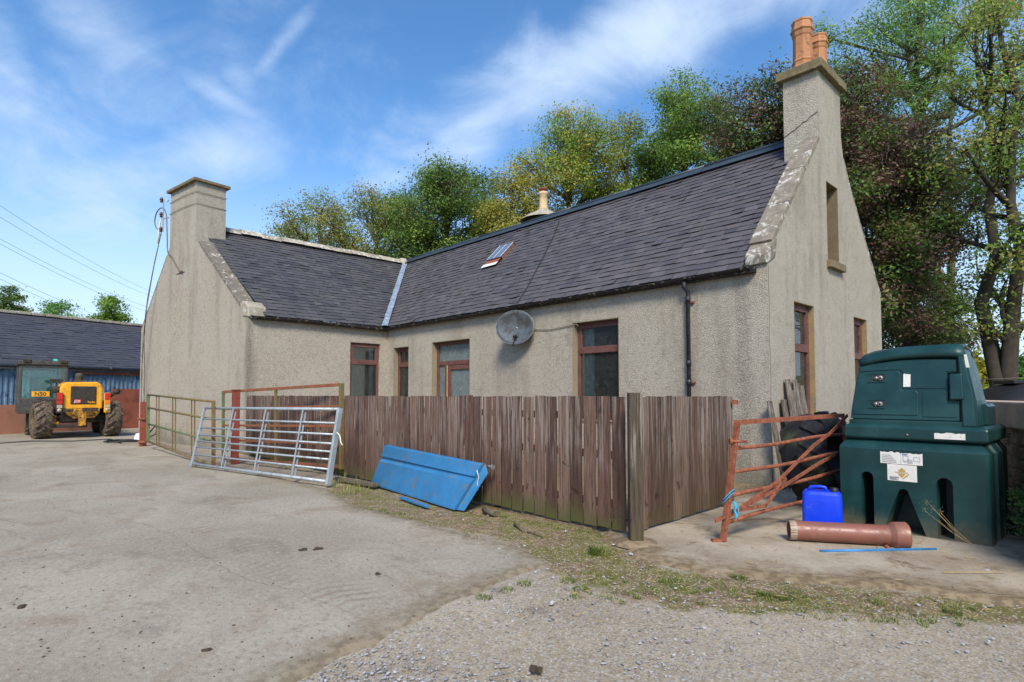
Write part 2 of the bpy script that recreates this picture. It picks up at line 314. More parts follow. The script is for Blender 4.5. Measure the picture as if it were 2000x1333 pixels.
def apron():
    m = MT('apron_concrete', .92, 0, .2)
    a = m.noise(1.2, 7, .65); c = m.mix(m.rng(a, .36, .64), lin((150, 138, 118)), lin((176, 164, 144)))
    c = m.mix(m.rng(m.noise(2.0, 8, .7, None, .8), .54, .66, 0, .8), c, lin((104, 86, 62)))
    c = m.mix(m.rng(m.noise(3.3, 7, .7, m.co(loc=(5, 2, 0))), .60, .70, 0, .6), c, lin((96, 96, 58)))
    g = m.noise(110, 3, .7); c = m.mix(m.rng(g, .3, .45, .5, 0), c, lin((96, 86, 70)))
    g2_ = m.noise(24, 6, .8); c = m.mix(m.rng(g2_, .3, .5, .45, 0), c, lin((112, 100, 82))); c = m.mix(m.rng(g2_, .55, .74, 0, .45), c, lin((200, 190, 172)))
    e = m.math('ADD', m.attr('edge'), m.math('MULTIPLY', m.noise(2.6, 8, .78), -1.5)); c = m.mix(m.rng(e, -.72, -.2, .9, 0), c, m.mix(m.rng(m.noise(14, 5), .4, .6), lin((104, 88, 64)), lin((138, 120, 92))))
    m.color(c); m.bump(g, .5, .006); return m.m
APRON = apron()
def groundm():
    m = MT('ground_gravel', .95, 0, .2)
    a = m.noise(.7, 6, .6); c = m.mix(m.rng(a, .35, .65), lin((148, 134, 110)), lin((168, 154, 130)))
    v = m.vor(34, None, 'F1', 'Color'); vd = m.vor(34); vs = m.sep(vec=v)
    stonec = m.mix(vs[0], lin((116, 108, 98)), lin((172, 170, 166)))
    dens = m.rng(m.noise(1.1, 5, .6), .35, .6, .25, .75)
    sm = m.math('MULTIPLY', m.rng(vd, .30, .42, 1, 0), m.math('LESS_THAN', vs[1], dens)); c = m.mix(m.math('MULTIPLY', sm, .75), c, stonec)
    v2 = m.vor(90, None, 'F1', 'Color'); vs2 = m.sep(vec=v2); c = m.mix(m.math('MULTIPLY', m.math('LESS_THAN', vs2[0], .5), .6), c, m.mix(vs2[1], lin((92, 82, 72)), lin((196, 190, 180)))); gn = m.noise(26, 6, .8); c = m.mix(m.rng(gn, .3, .5, .5, 0), c, lin((108, 96, 82))); c = m.mix(m.rng(gn, .54, .72, 0, .5), c, lin((186, 176, 158)))
    dk = m.noise(1.6, 6, .7, m.co(loc=(3, 7, 0))); c = m.mix(m.rng(dk, .58, .72, 0, .6), c, lin((92, 82, 72)))
    # mossy verge
    mo = m.attr('moss'); mn = m.noise(3.2, 8, .75); verge = m.rng(m.math('ADD', mo, m.math('MULTIPLY', mn, .9)), .82, 1.05)
    dirt = m.mix(m.rng(m.noise(9, 6, .7), .35, .65), lin((104, 88, 66)), lin((140, 122, 94)))
    mossc = m.mix(m.rng(m.noise(20, 6, .75), .35, .65), lin((84, 82, 42)), lin((122, 116, 64)))
    vc = m.mix(m.rng(m.noise(2.1, 6, .7, m.co(loc=(9, 1, 0))), .44, .56, 0, .85), dirt, mossc)
    vc = m.mix(m.math('MULTIPLY', m.math('LESS_THAN', vs2[0], .12), .7), vc, lin((190, 180, 160)))
    c = m.mix(verge, c, vc)
    gr = m.rng(m.attr('grass'), .4, .6); c = m.mix(gr, c, m.mix(m.rng(m.noise(1, 5), .4, .6), lin((84, 100, 44)), lin((112, 122, 62))))
    m.color(c); m.bump(m.noise(48, 6, .75), .5, .012); return m.m
GROUND = groundm()
def leaves(name, a, b, c, trans=.35):
    m = bpy.data.materials.new(name); m.use_nodes = True; nt = m.node_tree; nt.nodes.clear()
    o = N(nt, 'ShaderNodeOutputMaterial'); at = N(nt, 'ShaderNodeAttribute'); at.attribute_name = 'rnd'
    k_ = lambda q: tuple(min(.9, x * 1.65) for x in lin(q)) + (1,)
    r = N(nt, 'ShaderNodeValToRGB'); r.color_ramp.elements[0].color = k_(a); r.color_ramp.elements[1].color = k_(c)
    e = r.color_ramp.elements.new(.5); e.color = k_(b); nt.links.new(at.outputs['Fac'], r.inputs[0])
    d = N(nt, 'ShaderNodeBsdfPrincipled'); d.inputs['Roughness'].default_value = .55; d.inputs['Specular IOR Level'].default_value = .3
    t = N(nt, 'ShaderNodeBsdfTranslucent'); mx = N(nt, 'ShaderNodeMixShader'); mx.inputs[0].default_value = trans
    nt.links.new(r.outputs[0], d.inputs['Base Color']); nt.links.new(r.outputs[0], t.inputs[0])
    nt.links.new(d.outputs[0], mx.inputs[1]); nt.links.new(t.outputs[0], mx.inputs[2]); nt.links.new(mx.outputs[0], o.inputs[0]); return m
L_GREEN = leaves('leaves_green', (66, 92, 34), (98, 124, 50), (136, 152, 70), .45)
L_DARK = leaves('leaves_dark', (52, 72, 34), (76, 98, 46), (108, 126, 64), .4)
L_YEL = leaves('leaves_yellow', (100, 106, 44), (138, 136, 58), (178, 162, 76), .45)
L_OLIVE = leaves('leaves_olive', (86, 94, 46), (120, 120, 62), (156, 144, 78), .45)
L_COPPER = leaves('leaves_copper', (66, 50, 46), (92, 70, 60), (124, 100, 80), .35)
L_ASH = leaves('leaves_ash', (70, 104, 60), (98, 134, 74), (140, 160, 92), .45)
BARK = simple('bark', (96, 86, 70), .95, 0, .3, 8, .8, (92, 88, 62), .3, 24)
BARKD = simple('bark_dark', (60, 52, 44), .95, 0, .3, 8, .8, (66, 64, 46), .3, 24)

# ------------------------------------------------------------------ mesh building
class MB:
    def __init__(s, xf=None): s.v = []; s.f = []; s.r = []; s.sm = []; s.xf = xf
    def add(s, vs, fs, rnd=None, smooth=False):
        o = len(s.v)
        for v in vs:
            v = V(v); s.v.append(s.xf @ v if s.xf else v)
        for f in fs: s.f.append([i + o for i in f]); s.r.append(rnd if rnd is not None else .5); s.sm.append(smooth)
        return s
    def boxm(s, m, size, rnd=None):
        x, y, z = (a / 2 for a in size)
        vs = [m @ V((i * x, j * y, k * z)) for k in (-1, 1) for j in (-1, 1) for i in (-1, 1)]
        return s.add(vs, [(0, 2, 3, 1), (4, 5, 7, 6), (0, 1, 5, 4), (2, 6, 7, 3), (0, 4, 6, 2), (1, 3, 7, 5)], rnd)
    def box(s, c, size, rz=0, rnd=None, rx=0, ry=0):
        m = Matrix.Translation(V(c)) @ Matrix.Rotation(rz, 4, 'Z') @ Matrix.Rotation(ry, 4, 'Y') @ Matrix.Rotation(rx, 4, 'X')
        return s.boxm(m, size, rnd)
    def beam(s, p, q, w, h, up=(0, 0, 1), rnd=None, ext=0):
        p, q = V(p), V(q); d = (q - p); L = d.length; d.normalize(); p = p - d * ext; q = q + d * ext; L += 2 * ext
        x = d.cross(V(up)); 
        if x.length < 1e-4: x = d.cross(V((1, 0, 0)))
        x.normalize(); z = x.cross(d)
        m = Matrix((( d.x, x.x, z.x, 0), (d.y, x.y, z.y, 0), (d.z, x.z, z.z, 0), (0, 0, 0, 1)))
        m.translation = (p + q) / 2
        return s.boxm(m, (L, w, h), rnd)
    def tube(s, pts, r, n=8, caps=True, rnd=None, smooth=True):
        pts = [V(p) for p in pts]; rs = r if isinstance(r, (list, tuple)) else [r] * len(pts)
        vs = []; x = None
        for i, p in enumerate(pts):
            d = (pts[min(i + 1, len(pts) - 1)] - pts[max(i - 1, 0)]).normalized()
            if x is None: x = d.orthogonal().normalized()
            else: x = (x - d * x.dot(d)).normalized()
            y = d.cross(x)
            for k in range(n):
                a = 2 * math.pi * k / n; vs.append(p + (x * math.cos(a) + y * math.sin(a)) * rs[i])
        fs = [(i * n + k, i * n + (k + 1) % n, (i + 1) * n + (k + 1) % n, (i + 1) * n + k) for i in range(len(pts) - 1) for k in range(n)]
        s.add(vs, fs, rnd, smooth)
        if caps:
            o = len(s.v) - len(vs)
            for base, rev in ((0, True), ((len(pts) - 1) * n, False)):
                f = [o + base + k for k in range(n)]; s.f.append(f[::-1] if rev else f); s.r.append(rnd if rnd is not None else .5); s.sm.append(False)
        return s
    def slathe(s, prof, c, axis=(0, 0, 1), n=24, **k):
        for a, b in zip(prof, prof[1:]): s.lathe([a, b], c, axis, n, **k)
        return s
    def lathe(s, prof, c, axis=(0, 0, 1), n=24, smooth=True, a0=0, rnd=None):
        ax = V(axis).normalized(); x = ax.orthogonal().normalized()
        if abs(ax.z) > .99: x = V((1, 0, 0))
        y = ax.cross(x); c = V(c); vs = []
        for r, h in prof:
            for k in range(n):
                a = a0 + 2 * math.pi * k / n; vs.append(c + ax * h + (x * math.cos(a) + y * math.sin(a)) * r)
        fs = [(i * n + k, i * n + (k + 1) % n, (i + 1) * n + (k + 1) % n, (i + 1) * n + k) for i in range(len(prof) - 1) for k in range(n)]
        return s.add(vs, fs, rnd, smooth)
    def prism(s, poly, off, holes=(), rnd=None, back=True, hole_side=True):
        """planar polygon (with holes) extruded by the vector off"""
        off = V(off); loops = [[V(p) for p in poly]] + [[V(p) for p in h] for h in holes]
        flat = [p for l in loops for p in l]
        tris = tessellate_polygon(loops); tri = [tuple(t) for t in tris]
        # orient: front face normal opposite of off
        def nrm(t): return (flat[t[1]] - flat[t[0]]).cross(flat[t[2]] - flat[t[0]])
        tri = [t if nrm(t).dot(off) < 0 else t[::-1] for t in tri]
        n = len(flat); vs = flat + [p + off for p in flat]
        fs = list(tri)
        if back: fs += [tuple(i + n for i in t[::-1]) for t in tri]
        o = 0
        for li, l in enumerate(loops):
            if li == 0 or hole_side:
                k = len(l); 
                for i in range(k): fs.append((o + i, o + (i + 1) % k, o + (i + 1) % k + n, o + i + n))
            o += len(l)
        return s.add(vs, fs, rnd)
    def quad(s, a, b, c, d, rnd=None): return s.add([a, b, c, d], [(0, 1, 2, 3)], rnd)
    def build(s, name, mat, root=None, bevel=0, recalc=True, parent=None):
        o_loc = V(root['_loc']) if root is not None and '_loc' in root else V((0, 0, 0))
        me = bpy.data.meshes.new(name); me.from_pydata([v - o_loc for v in s.v], [], s.f)
        if recalc:
            bm = bmesh.new(); bm.from_mesh(me); bmesh.ops.recalc_face_normals(bm, faces=bm.faces); bm.to_mesh(me); bm.free()
        a = me.attributes.new('rnd', 'FLOAT', 'FACE'); a.data.foreach_set('value', s.r)
        me.polygons.foreach_set('use_smooth', s.sm)
        me.materials.append(mat); o = bpy.data.objects.new(name, me); COL.objects.link(o)
        if parent is not None: o.parent = parent
        elif root is not None: o.parent = root
        if bevel:
            b = o.modifiers.new('bevel', 'BEVEL'); b.width = bevel; b.segments = 2; b.limit_method = 'ANGLE'; b.angle_limit = R(40)
        return o
def thing(name, label, cat, loc, group=None):
    o = bpy.data.objects.new(name, None); COL.objects.link(o); o.location = loc; o.empty_display_size = .2
    o['label'] = label; o['category'] = cat; o['_loc'] = tuple(loc)
    if group: o['group'] = group
    return o
def tag(o, label, cat, group=None):
    o['label'] = label; o['category'] = cat
    if group: o['group'] = group
    return o
def structure(o): o['kind'] = 'structure'; return o
def stuff(o, label, cat): o['kind'] = 'stuff'; o['label'] = label; o['category'] = cat; return o
def text_mesh(txt, size, name, mat, root, origin, u, n, up=(0, 0, 1), ext=.002, bold=0.0):
    """raised lettering: origin = lower left, u = reading direction, n = outward"""
    cu = bpy.data.curves.new(name, 'FONT'); cu.body = txt; cu.size = size; cu.extrude = ext; cu.offset = bold
    t = bpy.data.objects.new(name, cu); dg = bpy.context.evaluated_depsgraph_get()
    COL.objects.link(t); dg.update(); me = bpy.data.meshes.new_from_object(t.evaluated_get(dg)); bpy.data.objects.remove(t); bpy.data.curves.remove(cu)
    u = V(u).normalized(); n = V(n).normalized(); w = V(up); w = (w - n * w.dot(n)); w.normalize()
    m = Matrix(((u.x, w.x, n.x, 0), (u.y, w.y, n.y, 0), (u.z, w.z, n.z, 0), (0, 0, 0, 1))); m.translation = V(origin) - V(root['_loc'])
    me.transform(m); me.materials.clear(); me.materials.append(mat)
    o = bpy.data.objects.new(name, me); COL.objects.link(o); o.parent = root; return o

# ------------------------------------------------------------------ ground
def polymask(poly, x, y):
    """signed distance style mask: distance inside polygon (numpy)"""
    inside = np.zeros(x.shape, bool); dmin = np.full(x.shape, 1e9); k = len(poly)
    for i in range(k):
        x1, y1 = poly[i]; x2, y2 = poly[(i + 1) % k]
        c = ((y1 > y) != (y2 > y)) & (x < (x2 - x1) * (y - y1) / ((y2 - y1) + 1e-12) + x1); inside ^= c
        t = np.clip(((x - x1) * (x2 - x1) + (y - y1) * (y2 - y1)) / ((x2 - x1) ** 2 + (y2 - y1) ** 2), 0, 1)
        dmin = np.minimum(dmin, np.hypot(x - x1 - t * (x2 - x1), y - y1 - t * (y2 - y1)))
    return np.where(inside, dmin, -dmin)
def pts(*pp): return [tuple(gz(*p)[:2]) for p in pp]
VERGE = pts((640, 952), (700, 940), (948, 975), (1215, 1045), (1300, 1108), (1500, 1128), (1750, 1150), (2050, 1172), (2300, 1200), (2300, 1225), (2000, 1212), (1750, 1198), (1500, 1192), (1300, 1180), (1180, 1150), (1090, 1120), (1075, 1096), (980, 1052), (850, 1024), (700, 994))
def build_ground():
    xs = np.concatenate([np.array([-700, -300, -150, -80, -50, -35]), np.arange(-26, -11, 1.0), np.arange(-11, 4, .09), np.array([5, 7, 10, 15, 25, 50, 120, 400, 700])])
    ys = np.concatenate([np.array([-400, -150, -60, -25, -10, -4, -2]), np.arange(-1, 12, .09), np.arange(12.5, 30, 1.5), np.array([32, 40, 60, 100, 250, 700])])
    X, Y = np.meshgrid(xs, ys); nx, ny = len(xs), len(ys)
    mo = polymask(VERGE, X, Y); moss = np.clip(mo / .35 * .5 + .5, 0, 1)
    # dirt round the tank and at the wall foot
    mo2 = polymask(pts((1900, 1075), (2000, 1020), (2200, 1080), (2300, 1160), (2050, 1140), (1900, 1112)), X, Y); moss = np.maximum(moss, np.clip(mo2 / .3 * .5 + .4, 0, .8))
    grass = np.clip((Y - 15.5) / 3, 0, 1) + np.clip((X - 3) / 3, 0, 1) + np.clip((-31 - X) / 5, 0, 1)
    Z = np.zeros_like(X)
    for i in range(ny):
        for j in range(nx):
            x, y = X[i, j], Y[i, j]
            if -11.5 < x < 4.5 and -2 < y < 12: Z[i, j] = -.022 + .018 * noise.noise(V((x * 1.1, y * 1.1, 0))) + .008 * noise.noise(V((x * 5, y * 5, 3)))
            else: Z[i, j] = -.03
    Z += np.clip((Y - 40) / 300, 0, 1) * 14 * (0.5 + .5 * np.tanh((X + 60) / 80))
    vs = np.stack([X, Y, Z], -1).reshape(-1, 3)
    idx = np.arange(nx * ny).reshape(ny, nx); fs = np.stack([idx[:-1, :-1], idx[:-1, 1:], idx[1:, 1:], idx[1:, :-1]], -1).reshape(-1, 4)
    me = bpy.data.meshes.new('ground'); me.from_pydata(vs.tolist(), [], fs.tolist())
    for nm, arr in (('moss', moss), ('grass', np.clip(grass, 0, 1))):
        a = me.attributes.new(nm, 'FLOAT', 'POINT'); a.data.foreach_set('value', arr.reshape(-1).astype(np.float32))
    me.polygons.foreach_set('use_smooth', [True] * len(fs)); me.materials.append(GROUND)
    o = bpy.data.objects.new('ground', me); COL.objects.link(o); structure(o)
build_ground()
def ragged(pp, step=.08, amp=.03, seed=0, straight=()):
    out = []
    for i in range(len(pp)):
        a = V((pp[i][0], pp[i][1], 0)); b = V((pp[(i + 1) % len(pp)][0], pp[(i + 1) % len(pp)][1], 0)); d = b - a; L = d.length
        if L > 14: k = 1
        else: k = max(1, int(L / step))
        n = V((-d.y, d.x, 0)).normalized()
        for j in range(k):
            p = a + d * (j / k); out.append(p + n * amp * (noise.noise(V((p.x * 3 + seed, p.y * 3, 0))) * 1.6 + noise.noise(V((p.x * 12, p.y * 12, seed))) * .8))
    return out
yard = pts((430, 1420), (560, 1333), (900, 1170), (1074, 1096), (1000, 1062), (850, 1024), (700, 988), (645, 955), (560, 935)) + [(-14.0, 3.7), (-20, 4.1), (-24, 6.0), (-40, 8), (-40, -12), (-12, -12), (-3, -3)]
def slab(name, poly, xs, ys, mat, z, amp, wid):
    X, Y = np.meshgrid(xs, ys); d = polymask([tuple(a) for a in poly], X, Y); ny, nx = X.shape
    for i in range(ny):
        for j in range(nx):
            if -1 < d[i, j] < 1: x, y = X[i, j], Y[i, j]; d[i, j] += amp * (noise.noise(V((x * 3, y * 3, 1))) * 1.6 + noise.noise(V((x * 11, y * 11, 2))))
    Z = z - .05 * np.clip((.05 - d) / .09, 0, 1) ** 1.0
    idx = np.arange(nx * ny).reshape(ny, nx); fs = np.stack([idx[:-1, :-1], idx[:-1, 1:], idx[1:, 1:], idx[1:, :-1]], -1).reshape(-1, 4)
    keep = d.reshape(-1)[fs].max(1) > -.06; fs = fs[keep]
    me = bpy.data.meshes.new(name); me.from_pydata(np.stack([X, Y, Z], -1).reshape(-1, 3).tolist(), [], fs.tolist())
    a = me.attributes.new('edge', 'FLOAT', 'POINT'); a.data.foreach_set('value', np.clip(d / wid, 0, 1).reshape(-1).astype(np.float32))
    bm = bmesh.new(); bm.from_mesh(me); bmesh.ops.delete(bm, geom=[v for v in bm.verts if not v.link_faces], context='VERTS'); bm.to_mesh(me); bm.free()
    me.polygons.foreach_set('use_smooth', [True] * len(me.polygons)); me.materials.append(mat); o = bpy.data.objects.new(name, me); COL.objects.link(o); return structure(o)
slab('concrete_yard', yard, np.concatenate([np.arange(-42, -15, .6), np.arange(-15, 1, .07)]), np.concatenate([np.arange(-14, -1, .5), np.arange(-1, 5.4, .07), np.arange(5.5, 9, .4)]), CONC, 0.0, .035, .7)
ap = pts((1200, 1062), (1290, 1103), (1400, 1120), (1560, 1133), (1760, 1150), (1900, 1166), (2040, 1185)) + [(.5, 6.0), (-.4, 6.6)] + [(-.75, 7.9), (-2, 12), (-3.84, 15.5), (-3.9, 9.1), (-3.9, 6.6), (-3.9, 4.9)]
slab('concrete_apron', ap, np.arange(-4.3, 1.2, .06), np.concatenate([np.arange(4.0, 10, .06), np.arange(10, 16, .3)]), APRON, .006, .05, 1.0)
# paving inside the fenced garden
mb = MB(); mb.prism([(-15.2, 4.8, -.002), (-3.95, 4.8, -.002), (-3.95, 9.03, -.002), (-15.2, 9.03, -.002)], (0, 0, -.03), back=False); structure(mb.build('garden_path', APRON))
# hairline cracks in the yard slab
def ribbon(mb, P, wd, z):
    Q = []
    for i in range(len(P) - 1):
        a, b = V(P[i]), V(P[i + 1]); k = max(2, int((b - a).length / .06))
        for j in range(k): Q.append(a.lerp(b, j / k))
    n0 = None
    Q = [q + V((noise.noise(q * 4) * .05, noise.noise(q * 4 + V((9, 9, 9))) * .05, 0)) + V((noise.noise(q * 18) * .02, noise.noise(q * 18 + V((5, 5, 5))) * .02, 0)) for q in Q]
    for i in range(len(Q) - 1):
        d = (Q[i + 1] - Q[i]); n = V((-d.y, d.x, 0)).normalized() * wd * (.5 + abs(noise.noise(Q[i] * 9)))
        mb.add([(Q[i] - n).to_3d() + V((0, 0, z)), (Q[i + 1] - n) + V((0, 0, z)), (Q[i + 1] + n) + V((0, 0, z)), (Q[i] + n) + V((0, 0, z))], [(0, 1, 2, 3)])
CRACK = simple('crack_dirt', (120, 108, 96), .95)
mb = MB(); ribbon(mb, [gz(95, 975), gz(108, 995), gz(260, 1018), gz(345, 1050), gz(400, 1090), gz(480, 1132), gz(590, 1160), gz(700, 1205)], .0018, .004)
ribbon(mb, [gz(175, 905), gz(210, 930), gz(275, 958)], .002, .004)
structure(mb.build('yard_crack', CRACK))
mb = MB()
def joint(A, B, wd):
    k = 60
    for i in range(k):
        if noise.noise(V((i * .35, A.x, 2))) < -.18: continue
        a, b = A.lerp(B, i / k), A.lerp(B, (i + 1) / k); n = (b - a).cross(V((0, 0, 1))).normalized() * wd * (.6 + .8 * abs(noise.noise(V((i * .7, 3, A.y)))))
        mb.add([a - n + V((0, 0, .005)), b - n + V((0, 0, .005)), b + n + V((0, 0, .005)), a + n + V((0, 0, .005))], [(0, 1, 2, 3)])
joint(gz(-120, 1000), gz(500, 927), .012); joint(gz(-60, 893), gz(262, 868), .016); joint(gz(-200, 1130), gz(560, 1010), .004)
structure(mb.build('slab_joint', simple('joint_worn', (186, 178, 166), .95)))
mb = MB(); ribbon(mb, [gz(1500, 1118), gz(1640, 1128), gz(1800, 1140), gz(1900, 1158), gz(2020, 1170)], .004, .011)
structure(mb.build('apron_crack', CRACK))

# ------------------------------------------------------------------ cottage
YF = 9.03; XG = -3.84; XW = -15.21; YB = 15.0
cot = thing('cottage', 'L-shaped harled stone cottage with slate roof and gable chimneys', 'house', (-11, 10, 0))
EZ = 3.42
# gable line of the wing
W0 = V((XW, 5.01, 0)); GD = V((-.987, -.160, 0)).normalized(); GN = V((GD.y, -GD.x, 0)); GN = GN if GN.y < 0 else -GN   # outward normal
def G(s, z, o=0): return W0 + GD * s + GN * o + V((0, 0, z))
SW = 6.87
wall = MB()
def rect(fn, a, b, z0, z1): return [fn(a, z0), fn(b, z0), fn(b, z1), fn(a, z1)]
fF = lambda u, z: V((u, YF, z)); fG = lambda u, z: V((XG, u, z)); fW = lambda u, z: V((XW, u, z))
door_h = (-12.90, -11.27, .15, 2.83); win_f = (-7.88, -6.70, .95, 2.90); win_n = (-14.87, -14.05, .95, 2.80)
wall.prism([(XW, YF, 0), (XG - .34, YF, 0), (XG - .34, YF, 3.5), (XW, YF, 3.40)], (0, .5, 0), holes=[rect(fF, *h) for h in (door_h, win_f, win_n)], back=False, hole_side=False)
win_w = (7.81, 8.79, .95, 2.93)
wall.prism([(XW, 5.01, 0), (XW, YF, 0), (XW, YF, 3.4), (XW, 5.01, 3.4)], (-.4, 0, 0), holes=[rect(fW, *win_w)], back=False, hole_side=False)
g1 = (10.04, 10.93, .75, 2.99); g2 = (13.09, 13.93, .75, 3.01); g3 = (11.70, 12.32, 3.93, 5.47)
gab = [(9.03, 0), (15.0, 0), (15.0, 3.62), (13.0, 5.75), (12.72, 6.15), (12.60, 6.6), (12.60, 7.52), (11.41, 7.52), (11.41, 6.16), (9.03, 3.62)]
wall.prism([(XG - .34, 11.411, 5.2), (XG - .34, 12.599, 5.2), (XG - .34, 12.599, 7.518), (XG - .34, 11.411, 7.518)], (-.30, 0, 0))
wall.prism([(XG, y, z) for y, z in gab], (-.34, 0, 0), holes=[rect(fG, *h) for h in (g1, g2, g3)], back=True, hole_side=False)
wg = [(0, -.3), (SW, -.3), (SW, 3.52), (4.98, 5.72), (4.85, 5.95), (4.85, 7.60), (3.11, 7.60), (3.08, 5.82), (2.9, 5.75), (.35, 3.62), (0, 3.5)]
wall.prism([G(s, z) for s, z in wg], -GN * .85)
wall.prism([(XW, YB - .002, 0), (XG - .34, YB - .002, 0), (XG - .34, YB - .002, 3.4), (XW, YB - .002, 3.4), ], (0, -.3, 0))
wall.prism([(-21.9, 4.6, 0), (-21.9, YB, 0), (-21.9, YB, 3.4), (-21.9, 4.6, 3.4)], (.3, 0, 0))
wall.prism([(-21.9, YB - .301, 0), (XW, YB - .301, 0), (XW, YB - .301, 3.4), (-21.9, YB - .301, 3.4)], (0, -.3, 0))
wall.build('wall', HARL, cot)
# raised lip where the old vent is blocked on the wing gable
mb = MB(); mb.beam(G(4.3, 3.2, .005), G(4.3, 5.05, .005), .05, .03, up=GN); mb.beam(G(4.3, 5.05, .005), G(3.75, 5.05, .005), .05, .03); mb.build('patched_render', CEMENT, cot)
# stone reveals
def reveals(name, P, hole, depth, mat, which='LRTB', over=.0):
    """P(u,w,z): w outward. thin stone linings inside the opening"""
    a, b, z0, z1 = hole; t = .012
    mb = MB()
    def slab(u0, u1, za, zb): 
        vs = [P(u, w, z) for u in (u0, u1) for w in (-depth, -.001) for z in (za, zb)]
        mb.add(vs, [(0, 1, 3, 2), (4, 6, 7, 5), (0, 4, 5, 1), (2, 3, 7, 6), (0, 2, 6, 4), (1, 5, 7, 3)])
    slab(a - .1, a + t, z0, z1); slab(b - t, b + .1, z0, z1); slab(a - .1, b + .1, z1 - t, z1 + .1); slab(a - .1, b + .1, z0 - .1, z0 + t)
    return mb.build(name, mat, cot)
PF = lambda u, w, z: V((u, YF - w, z)); PG = lambda u, w, z: V((XG + w, u, z)); PW = lambda u, w, z: V((XW + w, u, z))
def bar(mb, P, u0, u1, w0, w1, z0, z1):
    vs = [P(u, w, z) for u in (u0, u1) for w in (w0, w1) for z in (z0, z1)]
    mb.add(vs, [(0, 1, 3, 2), (4, 6, 7, 5), (0, 4, 5, 1), (2, 3, 7, 6), (0, 2, 6, 4), (1, 5, 7, 3)])
def window(P, hole, zt, rec, label=None, name='window', curtain=None, sill=True):
    a, b, z0, z1 = hole; f = .07
    mb = MB(); w0, w1 = -rec - .07, -rec
    a_, b_ = a + .012, b - .012; zb, ztp = z0 + .012, z1 - .012
    bar(mb, P, a_, a_ + f, w0, w1, zb, ztp); bar(mb, P, b_ - f, b_, w0, w1, zb, ztp)
    bar(mb, P, a_ + f, b_ - f, w0, w1, ztp - f, ztp); bar(mb, P, a_ + f, b_ - f, w0, w1, zb, zb + f); bar(mb, P, a_ + f, b_ - f, w0, w1 + .015, zt - .045, zt + .045)
    # opening sash above the transom
    s = .045; bar(mb, P, a_ + f, a_ + f + s, w0 + .01, w1 + .012, zt + .045, ztp - f); bar(mb, P, b_ - f - s, b_ - f, w0 + .01, w1 + .012, zt + .045, ztp - f)
    bar(mb, P, a_ + f + s, b_ - f - s, w0 + .01, w1 + .012, ztp - f - s, ztp - f); bar(mb, P, a_ + f + s, b_ - f - s, w0 + .01, w1 + .012, zt + .045, zt + .045 + s)
    fr = mb.build(name, FRAMEW, cot, bevel=.004)
    if label: fr['label'] = label
    mg = MB(); bar(mg, P, a_ + f, b_ - f, w0 + .03, w0 + .036, zb + f, zt - .045); bar(mg, P, a_ + f + s, b_ - f - s, w0 + .035, w0 + .041, zt + .045 + s, ztp - f - s)
    mg.build('pane', GLASS, cot, parent=fr)
    if sill:
        ms = MB(); bar(ms, P, a - .0, b + .0, -rec + .002, .04, z0 - .06, z0 + .035); ms.build('sill', CEMENT, cot, parent=fr)
    if curtain:
        for (ca, cb, cz0, cz1, cm) in curtain:
            mc = MB(); k = 14; vs = []
            for i in range(k + 1):
                u = a + (b - a) * (ca + (cb - ca) * i / k); ww = -rec - .11 + .018 * math.sin(i * 2.1)
                vs += [P(u, ww, z0 + (z1 - z0) * cz0), P(u, ww, z0 + (z1 - z0) * cz1)]
            mc.add(vs, [(2 * i, 2 * i + 2, 2 * i + 3, 2 * i + 1) for i in range(k)], smooth=True); mc.build('curtain', cm, cot, parent=fr)
    return fr
for P, h, m_ in ((PF, win_f, SANDG), (PF, win_n, SANDG), (PF, door_h, SANDG), (PW, win_w, CEMENT), (PG, g1, SANDST), (PG, g2, SANDST), (PG, g3, SANDD)):
    reveals('window_surround', P, h, .50 if h is g3 else .30, m_)
window(PF, win_f, 2.30, .15, curtain=[(-.3, .30, 0, 1, CURT)])
window(PF, win_n, 2.27, .15, curtain=[(-.2, .5, 0, .95, CURT2)])
window(PW, win_w, 2.34, .07, curtain=[(.72, .86, 0, 1, CURT), (-.1, .55, 0, .78, CURT2)])
window(PG, g1, 2.20, .09, curtain=[(.0, 1.0, 0, .9, CURT)])
window(PG, g2, 2.20, .09, curtain=[(.0, .9, 0, .9, CURT2)])
# slit opening high in the gable: louvred board set back, projecting sill
mb = MB(); bar(mb, PG, g3[0] + .012, g3[1] - .012, -.52, -.48, g3[2] + .012, g3[3] - .012); mb.build('slit_board', DARKM, cot)
mb = MB(); bar(mb, PG, g3[0] - .07, g3[1] + .12, -.24, .09, g3[2] - .13, g3[2] + .0115); mb.build('slit_sill', CAPST, cot, bevel=.01)
# front door with side light and fanlight
a, b, z0, z1 = door_h; P = PF; mb = MB(); wa, wb = -.23, -.15
a_, b_ = a + .013, b - .013
for (u0, u1, za, zb) in ((a_, a_ + .09, z0, z1 - .013), (b_ - .09, b_, z0, z1 - .013), (a_ + .09, b_ - .09, z1 - .10, z1 - .013), (a_ + .09, b_ - .09, 2.20, 2.31), (a_ + .36, a_ + .46, z0, 2.20)):
    bar(mb, P, u0, u1, wa, wb, za, zb)
dfr = mb.build('door_frame', FRAMEW, cot, bevel=.005)
mb = MB(); bar(mb, P, a_ + .09, b_ - .09, wa + .03, wa + .036, 2.31, z1 - .10); bar(mb, P, a_ + .09, a_ + .36, wa + .03, wa + .036, z0, 2.20); mb.build('pane', FROST, cot, parent=dfr)
mb = MB(); bar(mb, P, a_ + .462, a_ + .478, wb - .02, wb + .006, z0, 2.19); mb.build('draught_strip', DOORY, cot, parent=dfr)
mb = MB(); d0, d1 = a_ + .485, b_ - .095
